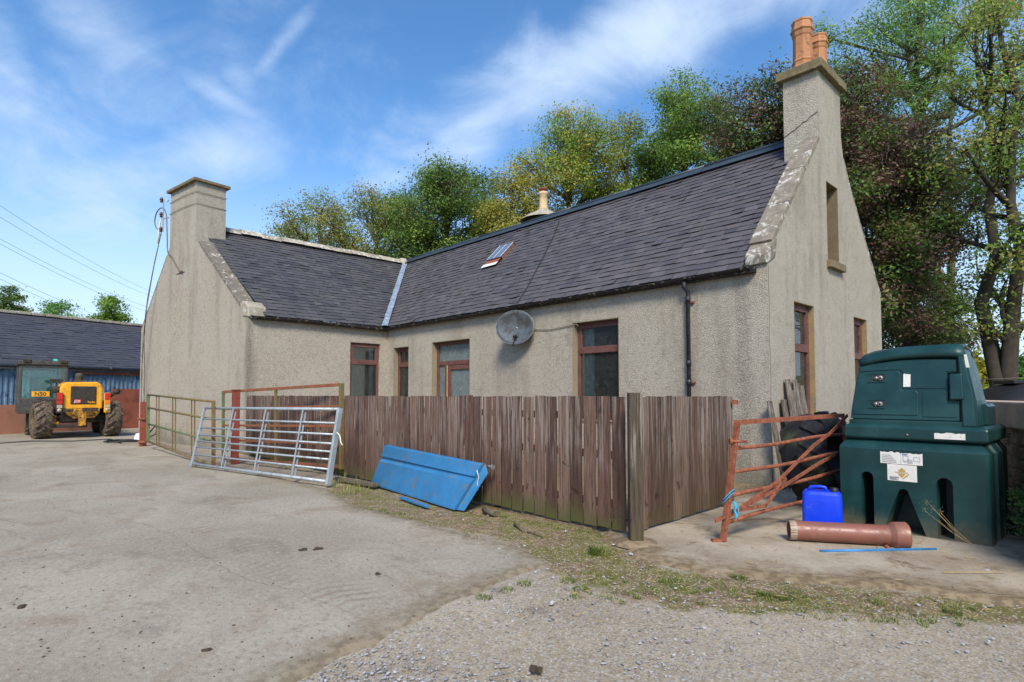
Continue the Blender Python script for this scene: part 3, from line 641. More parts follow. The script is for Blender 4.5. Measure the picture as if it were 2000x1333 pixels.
for (u0, u1, za, zb) in ((d0, d0 + .12, z0, 2.19), (d1 - .11, d1, z0, 2.19), (d0 + .12, d1 - .11, 2.07, 2.19), (d0 + .12, d1 - .11, z0, .8), (d0 + .12, d1 - .11, 1.0, 1.06)): bar(mb, P, u0, u1, wa, wb - .01, za, zb)
dr = mb.build('door', FRAMEW, cot, bevel=.005)
mb = MB(); bar(mb, P, d0 + .12, d1 - .11, wa + .03, wa + .036, .8, 2.07); mb.build('pane', FROST, cot, parent=dr)
mb = MB(); mb.tube([P(d0 + .06, wb, 1.15), P(d0 + .06, wb + .05, 1.15), P(d0 + .17, wb + .05, 1.15)], .01, 8); mb.build('handle', STEEL, cot, parent=dr)
# rooms behind the windows
mb = MB()
for (x0, x1, y0, y1) in ((-9.4, -4.5, 9.36, 12.2), (-15.1, -13.6, 9.55, 11.8), (-13.3, -10.9, 9.55, 12.5), (-20, -15.63, 5.6, 9.0)):
    mb.quad((x0, y1, .1), (x1, y1, .1), (x1, y1, 2.95), (x0, y1, 2.95)); mb.quad((x0, y0, .1), (x0, y1, .1), (x0, y1, 2.95), (x0, y0, 2.95)); mb.quad((x1, y0, .1), (x1, y1, .1), (x1, y1, 2.95), (x1, y0, 2.95))
    mb.quad((x0, y0, 2.95), (x1, y0, 2.95), (x1, y1, 2.95), (x0, y1, 2.95))
mb.build('inner_wall', ROOMW, cot, recalc=False)
mb = MB()
for (x0, x1, y0, y1) in ((-9.4, -4.5, 9.36, 12.2), (-15.1, -13.6, 9.55, 11.8), (-13.3, -10.9, 9.55, 12.5), (-20, -15.63, 5.6, 9.0)): mb.quad((x0, y0, .1), (x1, y0, .1), (x1, y1, .1), (x0, y1, .1))
mb.build('inner_floor', ROOMF, cot, recalc=False)

# ---- roofs
RZ = 6.5; RY = 12.0; EY = 8.90; RXW = -18.9; EXW = -15.08
mainN = V((0, -(RZ - EZ), RY - EY)).normalized(); mainV = V((0, RY - EY, RZ - EZ)).normalized(); mainL = V((0, RY - EY, RZ - EZ)).length
wingV = V((RXW - EXW, 0, RZ - .05 - EZ)).normalized(); wingL = V((RXW - EXW, 0, RZ - .05 - EZ)).length; wingN = V((RZ - .05 - EZ, 0, -(RXW - EXW))).normalized()
def slates(O, u, v, n, L, rangefn, mat, name, root, expo=.170, wd=.25, seed=1, lift=.022):
    rg = random.Random(seed); mb = MB(); rows = int(L / expo)
    lo = min(rangefn(0)[0], rangefn(L)[0]); hi = max(rangefn(0)[1], rangefn(L)[1])
    for i in range(rows + 1):
        v0 = i * expo; v1 = min(v0 + expo * 1.45, L); 
        if v1 - v0 < .03: continue
        x = lo - rg.uniform(0, wd) - (wd / 2 if i % 2 else 0); tone = rg.uniform(-.08, .08)
        wv = .006 * math.sin(i * 1.7)
        while x < hi:
            w_ = wd * rg.uniform(.75, 1.2); a0, b0 = x + .002, x + w_ - .002; x += w_
            dv = rg.gauss(0, .007); up = lift + abs(rg.gauss(0, .006)); tl = rg.gauss(0, .004)
            if rg.random() < .03: dv -= .022; up += .012
            r0 = rangefn(v0); r1 = rangefn(v1)
            al, bl = max(a0, r0[0]), min(b0, r0[1]); au, bu = max(a0, r1[0]), min(b0, r1[1])
            if bl - al < .03 and bu - au < .03: continue
            if bl < al: al = bl = (al + bl) / 2
            if bu < au: au = bu = (au + bu) / 2
            t = .008; q = []
            for (uu, vv, nn) in ((al, v0 + dv, up + tl), (bl, v0 + dv, up - tl), (bu, v1, .006), (au, v1, .006)): q.append(O + u * uu + v * vv + n * nn)
            q += [p - n * t for p in q[:2]]
            rr = min(1, max(0, .5 + tone + rg.gauss(0, .17)))
            mb.add(q, [(0, 1, 2, 3), (4, 5, 1, 0), (4, 0, 3), (1, 5, 2)], rr)
    return mb.build(name, mat, root, recalc=False)
def main_range(v):
    t = v / mainL; return (EXW + (RXW - EXW) * t + .07 + .0, -4.17)
O = V((0, EY, EZ))
roof = MB()
up_ = V((0, 0, -.015))
roof.add([V((EXW, EY, EZ)) + up_, V((-4.1, EY, EZ)) + up_, V((-4.1, RY, RZ)) + up_, V((RXW, RY, RZ)) + up_], [(0, 1, 2, 3)])
def gy(x, o=0): return 5.01 + (x - XW) * (.160 / .987) + o
roof.add([V((EXW, gy(EXW, .5), EZ)), V((EXW, EY, EZ)), V((RXW, RY, RZ - .05)), V((RXW, gy(RXW, .5), RZ - .05))], [(0, 1, 2, 3)])
roof.add([V((-4.1, RY, RZ)), V((-22.1, RY, RZ)), V((-22.1, YB - .04, EZ + .1)), V((-4.1, YB - .04, EZ + .1))], [(0, 1, 2, 3)])
roof.add([V((RXW, gy(RXW, .5), RZ - .05)), V((RXW, RY, RZ - .05)), V((-22.1, EY, EZ)), V((-22.1, gy(-22.1, .5), EZ))], [(0, 1, 2, 3)])
roof.add([V((RXW, RY, RZ)), V((-22.1, EY, EZ)), V((-22.1, RY, RZ))], [(0, 1, 2)])
ro = roof.build('roof', UNDER, cot, recalc=False)
slates(O, V((1, 0, 0)), mainV, mainN, mainL - .02, main_range, SLATE, 'slate_covering', cot, seed=3).parent = ro
def wing_range(v):
    t = v / wingL; x = EXW + (RXW - EXW) * t; return (gy(x, .36), EY + (RY - EY) * t - .07)
slates(V((EXW, 0, EZ)), V((0, 1, 0)), wingV, wingN, wingL - .02, wing_range, SLATEW, 'slate_covering', cot, seed=5).parent = ro
# valley lead
mb = MB(); va, vb = V((EXW + .05, EY - .05, EZ + .0)), V((RXW, RY, RZ)); k = 9
dm = V((1, 0, 0)); dw = V((0, -1, 0))
for i in range(k):
    a = va.lerp(vb, i / k); b = va.lerp(vb, (i + 1) / k + .012); l = .022 + .005 * (i % 2)
    e1a, e1b = a + dm * .17 + mainN * (l + .012), b + dm * .15 + mainN * (l + .012); e2a, e2b = a + dw * .15 + wingN * (l + .012), b + dw * .13 + wingN * (l + .012)
    ca, cb = a + V((0, 0, l + .03)), b + V((0, 0, l + .03))
    mb.quad(ca, e1a, e1b, cb); mb.quad(e2a, ca, cb, e2b)
mb.build('valley_flashing', LEAD, cot, recalc=False, parent=ro)
# ridges
mb = MB(); x = -4.46
while x > RXW + .2:
    x2 = max(x - 2.0, RXW + .1); zz = RZ + .05
    for sgn in (-1, 1):
        mb.add([V((x, RY, zz + .05)), V((x2 - .03, RY, zz + .05)), V((x2 - .03, RY + sgn * .19, zz - .13)), V((x, RY + sgn * .19, zz - .13))], [(0, 1, 2, 3)])
    mb.tube([(x, RY, zz + .045), (x2 - .01, RY, zz + .045)], .045, 8)
    x = x2
mb.build('ridge_cap', RIDGEM, cot, recalc=False, parent=ro)
mb = MB(); rg = random.Random(4); y = 5.35; 
while y < 11.6:
    l = rg.uniform(.5, .75); y2 = min(y + l, 11.7); hgt = .04 + rg.uniform(-.012, .012)
    c = [V((RXW, y, RZ - .05 + .10 + hgt)), V((RXW, y2, RZ - .05 + .10 + hgt + rg.uniform(-.01, .01)))]
    for s_ in (1, -1):
        o1 = V((s_ * .10, 0, -.03)); o2 = V((s_ * rg.uniform(.2, .26), 0, -.19))
        mb.quad(c[0], c[1], c[1] + o1, c[0] + o1); mb.quad(c[0] + o1, c[1] + o1, c[1] + o2, c[0] + o2)
    mb.add([c[0], c[0] + V((.1, 0, -.03)), c[0] + V((.23, 0, -.19)), c[0] + V((-.23, 0, -.19)), c[0] + V((-.1, 0, -.03))], [(0, 1, 2, 3, 4)])
    y = y2 + .004
mb.build('mortar_ridge', RIDGEW, cot, recalc=False, parent=ro)
mb = MB(); c = V((RXW, 11.85, RZ + .05)); mb.lathe([(.01, .1), (.14, .07), (.2, -.05), (.22, -.2)], c, n=10); mb.build('ridge_junction', CEMENT, cot, parent=ro)
# skews (sloping coping stones)
def coping(name, pts2, fn, t, depth_vec, out, mat, cuts, lbl=None):
    """pts2: polyline (s,z) of the upper edge of the gable; stones laid on it"""
    mb = MB(); rg = random.Random(9)
    for i in range(len(pts2) - 1):
        p, q = fn(*pts2[i]), fn(*pts2[i + 1]); n_ = cuts[i]
        for j in range(n_):
            a = p.lerp(q, j / n_); b = p.lerp(q, (j + 1) / n_ - .006)
            d = (b - a).normalized(); nrm = depth_vec.cross(d).normalized(); nrm = nrm if nrm.z > 0 else -nrm
            o0 = out; th = t + rg.uniform(-.01, .01)
            a0, b0 = a + o0, b + o0; a1, b1 = a + depth_vec, b + depth_vec
            vs = [a0, b0, b1, a1] ; vs += [x + nrm * th for x in vs]
            mb.add(vs, [(0, 3, 2, 1), (4, 5, 6, 7), (0, 1, 5, 4), (1, 2, 6, 5), (2, 3, 7, 6), (3, 0, 4, 7)])
    return mb.build(name, mat, cot, bevel=.012)
coping('skew_coping', [(9.22, 3.80), (11.40, 6.18)], lambda s, z: V((XG, s, z)), .10, V((-.35, 0, 0)), V((.02, 0, 0)), SKEW, [3])
coping('skew_coping', [(15.02, 3.62), (13.0, 5.75), (12.72, 6.15)], lambda s, z: V((XG, s, z)), .07, V((-.35, 0, 0)), V((.0, 0, 0)), SKEW, [3, 1])
coping('skew_coping', [(.38, 3.66), (2.92, 5.78)], lambda s, z: G(s, z), .09, -GN * .40, GN * .02, SKEW2, [2])
coping('skew_coping', [(SW, 3.52), (4.98, 5.72)], lambda s, z: G(s, z), .07, -GN * .47, GN * .0, SKEW2, [3])
# skewputts
mb = MB(); mb.prism([(XG + .03, 8.98, 3.46), (XG + .03, 9.30, 3.62), (XG + .03, 9.36, 3.93), (XG + .03, 9.20, 3.86), (XG + .03, 8.97, 3.62)], (-.37, 0, 0)); mb.build('skewputt', SKEW, cot, bevel=.02)
mb = MB(); mb.prism([G(-.06, 3.38, .03), G(.26, 3.42, .03), G(.42, 3.78, .03), G(.22, 3.82, .03), G(-.03, 3.66, .03)], -GN * .5); mb.build('skewputt', CEMENT, cot, bevel=.03)
# chimneys
capd = {}
ch = MB(); ch.box((-4.16, 12.005, 7.60), (.84, 1.40, .17)); c1 = ch.build('chimney_cap', CAPST, cot, bevel=.012)
ch = MB(); ch.lathe([(.30, 7.68), (.27, 7.75), (.17, 7.83)], (-4.22, 11.80, 0), n=14); ch.lathe([(.26, 7.68), (.22, 7.75), (.15, 7.82)], (-4.1, 12.28, 0), n=14); ch.build('chimney_haunch', CEMENT, cot)
def pot(c, z0, h, r, mat, n=8):
    mb = MB(); prof = [(r * 1.12, 0), (r * 1.15, .10), (r * 1.04, .14), (r * 1.02, .2), (r * 1.10, .23), (r * .98, .27), (r * .92, h * .68), (r * 1.0, h * .705), (r * 1.06, h * .78), (r * 1.17, h * .80), (r * 1.17, h * .83), (r * 1.06, h * .86), (r * 1.0, h * .95), (r * 1.07, h * .965), (r * 1.05, h), (r * .8, h), (r * .78, h - .3)]
    mb.lathe(prof, V(c) + V((0, 0, z0)), n=n, smooth=False, a0=math.pi / 8); return mb.build('chimney_pot', mat, cot)
pot((-4.24, 11.80, 0), 7.74, 1.06, .185, TERRA); pot((-4.12, 12.30, 0), 7.74, .92, .165, TERRA)
ch = MB(); capP = [G(3.02, 7.602, .10), G(4.95, 7.602, .10), G(4.95, 7.602, -.95), G(3.02, 7.602, -.95)]; ch.prism(capP, (0, 0, .085)); ch.build('chimney_cap', CAPST, cot, bevel=.01)
# stay wires round the wing chimney
mb = MB()
for z in (6.95, 7.3):
    mb.tube([G(4.87, z, -.3), G(4.87, z, .02), G(3.97, z + .03, .025), G(3.08, z, .02), G(3.08, z, -.87)], .008, 5)
mb.build('stay_wire', WIREG, cot)
# old plaster band under the cap
# middle chimney peeping over the ridge
mb = MB(); mb.box((-12.45, 12.95, 6.3), (1.7, .7, 1.1)); mb.build('rear_chimney', CEMENT, cot, bevel=.03)
mb = MB(); mb.lathe([(.75, 6.85), (.55, 7.0), (.3, 7.12), (.16, 7.22)], (-12.43, 12.9, 0), n=16); mb.build('chimney_haunch', CEMENT, cot)
mb = MB(); mb.lathe([(.15, 0), (.15, .08), (.13, .1), (.125, .5), (.15, .53), (.15, .6), (.11, .6), (.10, .4)], (-12.43, 12.9, 7.17), n=16); rp = mb.build('chimney_pot', TERRAP, cot)
mb = MB(); mb.lathe([(.10, 0), (.10, .08), (.14, .09), (.14, .12), (.01, .13)], (-12.43, 12.9, 7.76), n=14); mb.build('chimney_cowl', RUST, cot, parent=rp)
mb = MB(); mb.tube([(-11.85, 12.9, 6.8), (-11.86, 12.9, 7.95)], .012, 6); mb.build('aerial_rod', WIRE, cot)
# gutters
def gutter(name, a, b, nseg=7):
    mb = MB(); a, b = V(a), V(b); d = (b - a).normalized(); o = V((d.y, -d.x, 0)); seg = int((b - a).length / 1.6) + 1
    for i in range(seg):
        p, q = a.lerp(b, i / seg), a.lerp(b, (i + 1) / seg)
        p = p + V((0, 0, .012 * math.sin(i * 1.9))); q = q + V((0, 0, .012 * math.sin((i + 1) * 1.9)))
        vs = []
        for c in (p, q):
            for k in range(nseg + 1):
                an = math.pi * k / nseg; vs.append(c + o * math.cos(an) * .06 + V((0, 0, -math.sin(an) * .055)))
        n = nseg + 1; mb.add(vs, [(k, k + 1, n + k + 1, n + k) for k in range(nseg)], smooth=True)
        vs2 = []
        for c in (p - d * .0, p + d * .05):
            for k in range(nseg + 1):
                an = math.pi * k / nseg; vs2.append(c + o * math.cos(an) * .068 + V((0, 0, -math.sin(an) * .063)))
        mb.add(vs2, [(k, k + 1, n + k + 1, n + k) for k in range(nseg)], smooth=True)
    return mb.build(name, GUT, cot, recalc=False)
gutter('gutter', (XW + .10, 8.89, 3.375), (-4.05, 8.89, 3.42)); gutter('gutter', (EXW + .0, 5.15, 3.39), (EXW + .0, 8.92, 3.36))
mb = MB(); mb.box(((XW - 4.0) / 2, 8.965, 3.385), (-4.0 - XW - .02, .12, .09)); mb.box((XW + .07, 6.95, 3.375), (.125, 3.8, .08)); mb.build('wallhead_board', GUT, cot)
# downpipe
mb = MB(); px_ = -5.18; pY = YF - .075
mb.tube([(px_ - .02, 8.87, 3.34), (px_ - .02, 8.87, 3.26), (px_, pY, 3.18), (px_, pY, .08)], .036, 12)
for z in (3.05, 1.95, 1.62, .9): mb.tube([(px_, pY, z - .05), (px_, pY, z + .05)], .045, 12)
dp = mb.build('downpipe', PIPEB, cot)
for z in (3.0, 1.62): mb = MB(); mb.beam((px_ - .09, YF - .02, z), (px_ + .09, YF - .02, z), .04, .03); mb.build('pipe_bracket', RUST, cot, parent=dp)
# skylight: cast frame tilted open a little, two panes with a bar
def onroof(px, py, off=0.0):
    return onp(px, py, V((0, EY, EZ)) + mainN * off, mainN)
tl, tr, br, bl = onroof(980, 483, .05), onroof(1001, 479, .05), onroof(980, 508, .05), onroof(956, 511, .05)
cxs = (tl + tr + br + bl) / 4; u_ = V((1, 0, 0)); v_ = mainV
def sk(u, v, n): return cxs + u_ * u + v_ * v + mainN * n
mb = MB(); hw, hv = .30, .36
for (u0, u1, v0, v1) in ((-hw, -hw + .03, -hv, hv), (hw - .03, hw, -hv, hv), (-hw, hw, -hv, -hv + .03), (-hw, hw, hv - .03, hv)):
    vs = [sk(u, v, n) for u in (u0, u1) for v in (v0, v1) for n in (-.06, .07)]; mb.add(vs, [(0, 1, 3, 2), (4, 6, 7, 5), (0, 4, 5, 1), (2, 3, 7, 6), (0, 2, 6, 4), (1, 5, 7, 3)])
skf = mb.build('skylight', simple('skylight_frame', (112, 82, 70), .7), cot)
mb = MB(); mb.quad(sk(-hw + .01, -hv + .01, .074), sk(hw - .01, -hv + .01, .074), sk(hw - .01, hv - .01, .074), sk(-hw + .01, hv - .01, .074)); mb.build('pane', SKYGL, cot, parent=skf, recalc=False)
for uu in (-hw + .01, -.02, hw - .03): mb = MB(); mb.add([sk(uu, -hv, .078), sk(uu + .025, -hv, .078), sk(uu + .025, hv, .078), sk(uu, hv, .078)], [(0, 1, 2, 3)]); mb.build('glazing_bar', WHITEP, cot, parent=skf, recalc=False)
mb = MB(); mb.quad(sk(-hw - .02, -hv - .32, .034), sk(hw + .0, -hv - .30, .034), sk(hw + .02, -hv - .17, .034), sk(-hw - .02, -hv - .17, .034)); mb.build('flashing', WHITEP, cot, parent=skf, recalc=False)
mb = MB(); mb.quad(sk(-hw, -hv - .17, .036), sk(hw, -hv - .17, .036), sk(hw, -hv, .036), sk(-hw, -hv, .036)); mb.build('rusty_apron', RUST, cot, parent=skf, recalc=False)
# cable down the roof to the dish
mb = MB(); mb.tube([onroof(1092, 432, .05), onroof(1084, 455, .045), onroof(1062, 500, .045), onroof(1030, 560, .045), onroof(1010, 592, .045), V((-9.62, 8.84, 3.48))], .011, 5); mb.build('roof_cable', WIRE, cot)
# wall cable from window head to dish
mb = MB(); A = PF(-7.75, .02, 2.86); B = PF(-9.1, .02, 2.86); mb.tube([A + V((.05, 0, -.05)), A, A.lerp(B, .3) + V((0, 0, -.03)), A.lerp(B, .6) + V((0, 0, -.05)), B], .008, 5); mb.build('wall_cable', WIREG, cot)
# render crack at the gable corner
mb = MB(); pp = []
for i in range(40):
    z = 3.45 - i * .085; pp.append(PG(9.06 + .02 * noise.noise(V((z * 2, 0, 0))) + .012 * noise.noise(V((z * 9, 1, 0))), .002, z))
mb.tube(pp, .006, 4); mb.build('render_crack', CRACK, cot)
mb = MB(); pp = [V((-4.47 + .62 * i / 20, 11.403, 6.42 + .3 * (i / 20) + .03 * noise.noise(V((i * .4, 0, 5))))) for i in range(21)]; mb.tube(pp, .008, 4); mb.build('render_crack', CRACK, cot)

# ------------------------------------------------------------------ satellite dish
dc = onp(1006, 640, (0, YF - .28, 0), V((0, 1, 0))); dt = thing('satellite_dish', 'weathered grey satellite dish on the cottage front wall beside the tall window', 'satellite dish', (dc.x, YF, dc.z))
dn = (V((-.05, -1, .12)) * 1 + (CAM - dc).normalized() * .9).normalized(); du = dn.cross(V((0, 0, 1))).normalized(); dv_ = du.cross(dn)
mb = MB(); nr, na = 7, 40; vs = [dc - dn * .07]
for i in range(1, nr + 1):
    r = i / nr
    for k in range(na):
        a = 2 * math.pi * k / na; vs.append(dc + du * math.cos(a) * r * .47 + dv_ * math.sin(a) * r * .375 + dn * (.09 * r * r - .07))
fs = [(0, 1 + k, 1 + (k + 1) % na) for k in range(na)]
for i in range(nr - 1):
    for k in range(na): fs.append((1 + i * na + k, 1 + (i + 1) * na + k, 1 + (i + 1) * na + (k + 1) % na, 1 + i * na + (k + 1) % na))
mb.add(vs, fs, smooth=True); ob = mb.build('reflector', DISHM, dt, recalc=False); sm_ = ob.modifiers.new('s', 'SOLIDIFY'); sm_.thickness = .012; sm_.offset = 0
mb = MB(); rim = [dc + du * math.cos(2 * math.pi * k / na) * .47 + dv_ * math.sin(2 * math.pi * k / na) * .375 + dn * .02 for k in range(na + 1)]; mb.tube(rim, .009, 6); mb.build('rim', simple('dish_rim', (120, 126, 128), .5), dt)
mb = MB(); cd_ = (CAM - dc).normalized(); mb.tube([dc - dv_ * .36 - dn * .03, dc - dv_ * .42 + dn * .12, dc - dv_ * .24 + cd_ * .42], .013, 8); mb.build('feed_arm', BLACKP, dt)
mb = MB(); e = dc - dv_ * .2 + cd_ * .42; mb.lathe([(.015, -.06), (.03, -.05), (.03, .0), (.042, .02), (.042, .05), (.01, .05)], e, axis=-dn, n=14); mb.beam(e - dv_ * .02, e - dv_ * .09, .05, .05); mb.build('receiver', BLACKP, dt)
mb = MB(); mb.tube([dc - dn * .05, V((dc.x, YF - .10, dc.z - .05)), V((dc.x, YF - .02, dc.z - .05))], .022, 8); mb.box((dc.x, YF - .012, dc.z - .05), (.16, .02, .22)); mb.build('bracket', STEEL, dt)

# ------------------------------------------------------------------ insulators, conduit and hanging wires on the wing chimney
ib = G(4.86, 6.85, .05); it = thing('insulator_bracket', 'brown insulators on an upright steel bracket at the left chimney', 'insulator bracket', ib)
sx = GD * .26 + GN * .05
mb = MB(); mb.beam(ib, ib + sx, .03, .03); mb.beam(ib + V((0, 0, .55)), ib + sx * .3 + V((0, 0, .5)), .02, .02); mb.beam(ib + sx + V((0, 0, -.4)), ib + sx + V((0, 0, .62)), .035, .035, up=(1, 0, 0)); mb.build('bracket', GALV, it)
for k, dz in enumerate((.58, .12, -.34)):
    mb = MB(); c = ib + sx + V((0, 0, dz)) + (GN * .05 + GD * .03); mb.lathe([(.015, -.08), (.04, -.07), (.045, -.04), (.028, -.02), (.058, 0), (.058, .015), (.03, .03), (.042, .055), (.022, .08), (.01, .08)], c, n=14); mb.build('insulator', CERAM, it)
ct = thing('cable_conduit', 'bent grey conduit running from the chimney insulators down the gable', 'conduit', G(4.8, 5.6, .04))
mb = MB(); top = [G(4.9, 6.1, .05), G(4.93, 6.9, .08)]
arc = [G(4.93 + .42 - .42 * math.cos(a), 6.9 + .30 * math.sin(a) * 1.1, .10) for a in [x * math.pi / 8 for x in range(1, 12)]]
mb.tube([G(3.80, 5.06, .04), G(3.96, 5.05, .04), G(4.0, 5.06, .04), G(4.62, 5.62, .04), G(4.86, 5.75, .04), G(4.9, 5.95, .05)] + top + arc + [G(5.4, 6.42, .1), G(5.25, 6.36, .1)], .017, 8); mb.build('pipe', simple('conduit', (112, 98, 84), .6), ct)
for i, (s0, lbl) in enumerate(((.0, 'slack wire hanging furthest left down the wing gable from the insulators'), (.10, 'twisted wire hanging down the middle of the wing gable bundle'), (.2, 'slack wire hanging nearest the wall corner in the gable bundle'))):
    mb = MB(); P0 = ib + sx + V((0, 0, -.2 - .0 * i)); e = G(6.25 - s0 * .6, .9, .12); pp = []
    for k in range(26):
        t = k / 25; p = P0.lerp(e, t) + GD * (.16 * math.sin(t * math.pi) * (1 + i * .1)) + GN * .15 * math.sin(t * math.pi) + GD * (.09 + .03 * i) * math.sin(t * 9 + i * 2.0) * t
        pp.append(p)
    mb.tube(pp, .009, 5); tag(mb.build('hanging_wire', WIRE if i != 1 else WIREG), lbl, 'wire', 'slack wires hanging down the gable')
mb = MB(); pp = [ib + sx + V((0, 0, .1)) + GD * .1, ib + sx * 1.6 + V((0, 0, -.1)), ib + sx * 1.75 + V((0, 0, -.38)), ib + sx * 1.85 + V((0, 0, -.75))]; mb.tube(pp, [.008, .022, .036, .02], 7); tag(mb.build('plastic_rag', CURT), 'torn white plastic rag caught on the chimney wires', 'rag')

# ------------------------------------------------------------------ fences
def fence_boards(name, label, A, B, pitch, z1, mat, postmat, seed, side, wfac=.9, railz=(.28, .78, 1.18), posts=True, zb=None):
    A, B = V(A), V(B); d = (B - A); L = d.length; d.normalize(); n = V((-d.y, d.x, 0)) * side      # n points to the back
    t = thing(name, label, 'fence', A); rg = random.Random(seed); mb = MB(); x = 0
    while x < L - .04:
        wd = pitch * wfac * rg.uniform(.98, 1.015); zt = z1 + rg.gauss(0, .004); z0 = .03 + rg.uniform(-.012, .015)
        if zb: z0 += zb(x / L)
        lean = rg.gauss(0, .0008); yo = rg.uniform(-.004, .004)
        a = A + d * (x + .002) + n * yo; b = A + d * (x + wd) + n * yo; th = n * .013; top = d * lean; j = rg.gauss(0, .003)
        nz = 5; vs = []
        for k in range(nz + 1):
            zz = z0 + (zt - z0) * k / nz; wob = n * (.004 * math.sin(k * 1.3 + x * 9))
            zz2 = zz + (j if k == nz else 0)
            o = top * k
            vs += [a + o + wob + V((0, 0, zz)), b + o + wob + V((0, 0, zz2)), b + o + wob + th + V((0, 0, zz2)), a + o + wob + th + V((0, 0, zz))]
        fs = [(3, 2, 1, 0), tuple(4 * nz + i for i in (0, 1, 2, 3))]
        for k in range(nz):
            for i in range(4): fs.append((4 * k + i, 4 * k + (i + 1) % 4, 4 * k + 4 + (i + 1) % 4, 4 * k + 4 + i))
        mb.add(vs, fs, rg.random()); x += pitch * rg.uniform(.995, 1.005)
    mb.build('board_panel', mat, t)
    for z in railz:
        r = MB(); r.beam(A + n * .05 + V((0, 0, z)), B + n * .05 + V((0, 0, z)), .045, .08, rnd=.3); r.build('rail', mat, t)
    if posts:
        k = max(1, round(L / 2.1))
        for i in range(k):
            p = A + d * (L * (i + .08) / k) + n * .13; r = MB(); r.beam(p, p + V((0, 0, z1 - .06)), .09, .09, up=(1, 0, 0), rnd=.4); r.build('post', postmat, t)
    return t
fence_boards('wooden_fence', 'long brown board fence in front of the cottage, mossy at its foot', (-14.15, 4.66, 0), (-3.55, 4.80, 0), .184, 1.388, FENCE, POSTW, 11, 1, .885, zb=lambda t: .05 * max(0, .5 - t))
fence_boards('wooden_fence', 'short weathered grey-brown board fence between corner post and cottage gable', (-3.46, 4.98, 0), (-3.54, 7.18, 0), .171, 1.386, FENCEL, POSTW, 12, 1, .965, posts=False)
pt = thing('fence_post', 'thick weathered square timber post at the fence corner', 'post', (-3.30, 4.68, 0))
mb = MB(); pb = gz(1236, 1062); mb.beam(pb + V((0, 0.05, -.02)), pb + V((.0, .05, 1.425)), .128, .115, up=(.72, -.68, 0), rnd=.5); mb.build('timber_shaft', POSTW, pt, bevel=.008)
mb = MB(); mb.lathe([(.22, -.01), (.2, .012), (.12, .028), (.05, .03)], pb + V((0, .05, 0)), n=14); mb.build('concrete_footing', APRON, pt)
mb = MB(); q = onp(1438, 786, (-3.5, 0, 0), V((1, 0, 0))); mb.beam(q + V((0, -.1, 0)), q + V((0, .02, 0)), .03, .06); o = mb.build('gate_latch', RUST); tag(o, 'small rusty latch at the top end of the short side fence', 'latch')
# low kerb of concrete / base board between galvanised gate and blue sheet
mb = MB(); mb.beam(gz(655, 935, .04), gz(735, 948, .04), .09, .05); tag(mb.build('timber_batten', OLDW, bevel=.005), 'grey timber batten lying on the ground left of the blue panel', 'batten')

# ------------------------------------------------------------------ gates
# 1 galvanised gate leaning
BL, BR = gz(374, 913), gz(641, 950)
bd = (BR - BL).normalized(); bn = V((-bd.y, bd.x, 0))
def lean(B, px, py):
    # B + bn*a + z*h lies on the pixel ray
    d = ray(px, py); m = Matrix(((bn.x, 0, -d.x), (bn.y, 0, -d.y), (0, 1, -d.z))); v = m.inverted() @ (CAM - B); return v.x, v.y
TLp = dep(400, 797, (BL - CAM).dot(FW) + .25); TRp = dep(664, 799, (BR - CAM).dot(FW) + .25)
def gp(s, t): # s along 0..1, t up 0..1
    return BL.lerp(BR, s).lerp(TLp.lerp(TRp, s), t)
g = thing('field_gate', 'pale galvanised seven-bar gate leaning in front of the others', 'gate', BL, None)
for s in (0, 1):
    mb = MB(); wv = (.05, .09)[s]; mb.beam(gp(s, 0) + V((0, 0, .03)), gp(s, 1), wv, .05, up=bd, ext=.01)
    mb.build('stile', GALV, g, bevel=.006)
for t in (.045, .20, .325, .425, .53, .65, .80, .985):
    r_ = .026 if t in (.045, .985) else .0165
    mb = MB(); mb.tube([gp(0.003, t) + V((0, 0, .012)), gp(.997, t) + V((0, 0, .012))], r_, 10); mb.build('bar', GALV, g)
for s, s2 in ((.265, .29), (.52, .545), (.78, .80)):
    mb = MB(); o = (TLp - BL).cross(bd).normalized(); o = o if o.dot(CAM - BL) > 0 else -o
    for sg, ss in ((.03, s), (-.03, s)): mb.beam(gp(ss, .045) + o * sg, gp(ss, .985) + o * sg, .035, .008, up=o)
    mb.build('brace', GALV, g)
mb = MB(); q = gp(.99, .66); mb.tube([q, q + bd * .07 + V((0, 0, .03)), q + bd * .13 + V((0, 0, -.01)), q + bd * .16 + V((0, 0, -.12)), q + bd * .2 + V((0, 0, -.16))], .009, 6); mb.build('rope_end', ROPEW, g)
# 2 green gate far left
gL, gR = dep(289, 864, 15.2), dep(417, 912, 11.25); hL, hR = dep(289, 770, 15.2), dep(417, 783, 11.25)
g = thing('field_gate', 'rusty green tubular gate standing beside the wing gable', 'gate', (gL.x, gL.y, 0))
def g2p(s, t): return gL.lerp(gR, s).lerp(hL.lerp(hR, s), t)
gd = (gR - gL).normalized()
for s, w_ in ((0, .07), (1, .06)):
    mb = MB(); mb.beam(g2p(s, 0), g2p(s, 1), w_, w_, up=gd); mb.build('stile', (GREENG if s == 0 else RUSTG), g, bevel=.005)
for t in (.015, .38, .715, .985):
    mb = MB(); mb.tube([g2p(0, t), g2p(1, t)], .024, 8); mb.build('bar', (GREENG if t == .38 else RUSTG), g)
for s in (.17, .215, .45, .495, .73, .77):
    mb = MB(); mb.beam(g2p(s, .015), g2p(s, .985), .022, .022, up=gd); mb.build('upright', RUSTG, g)
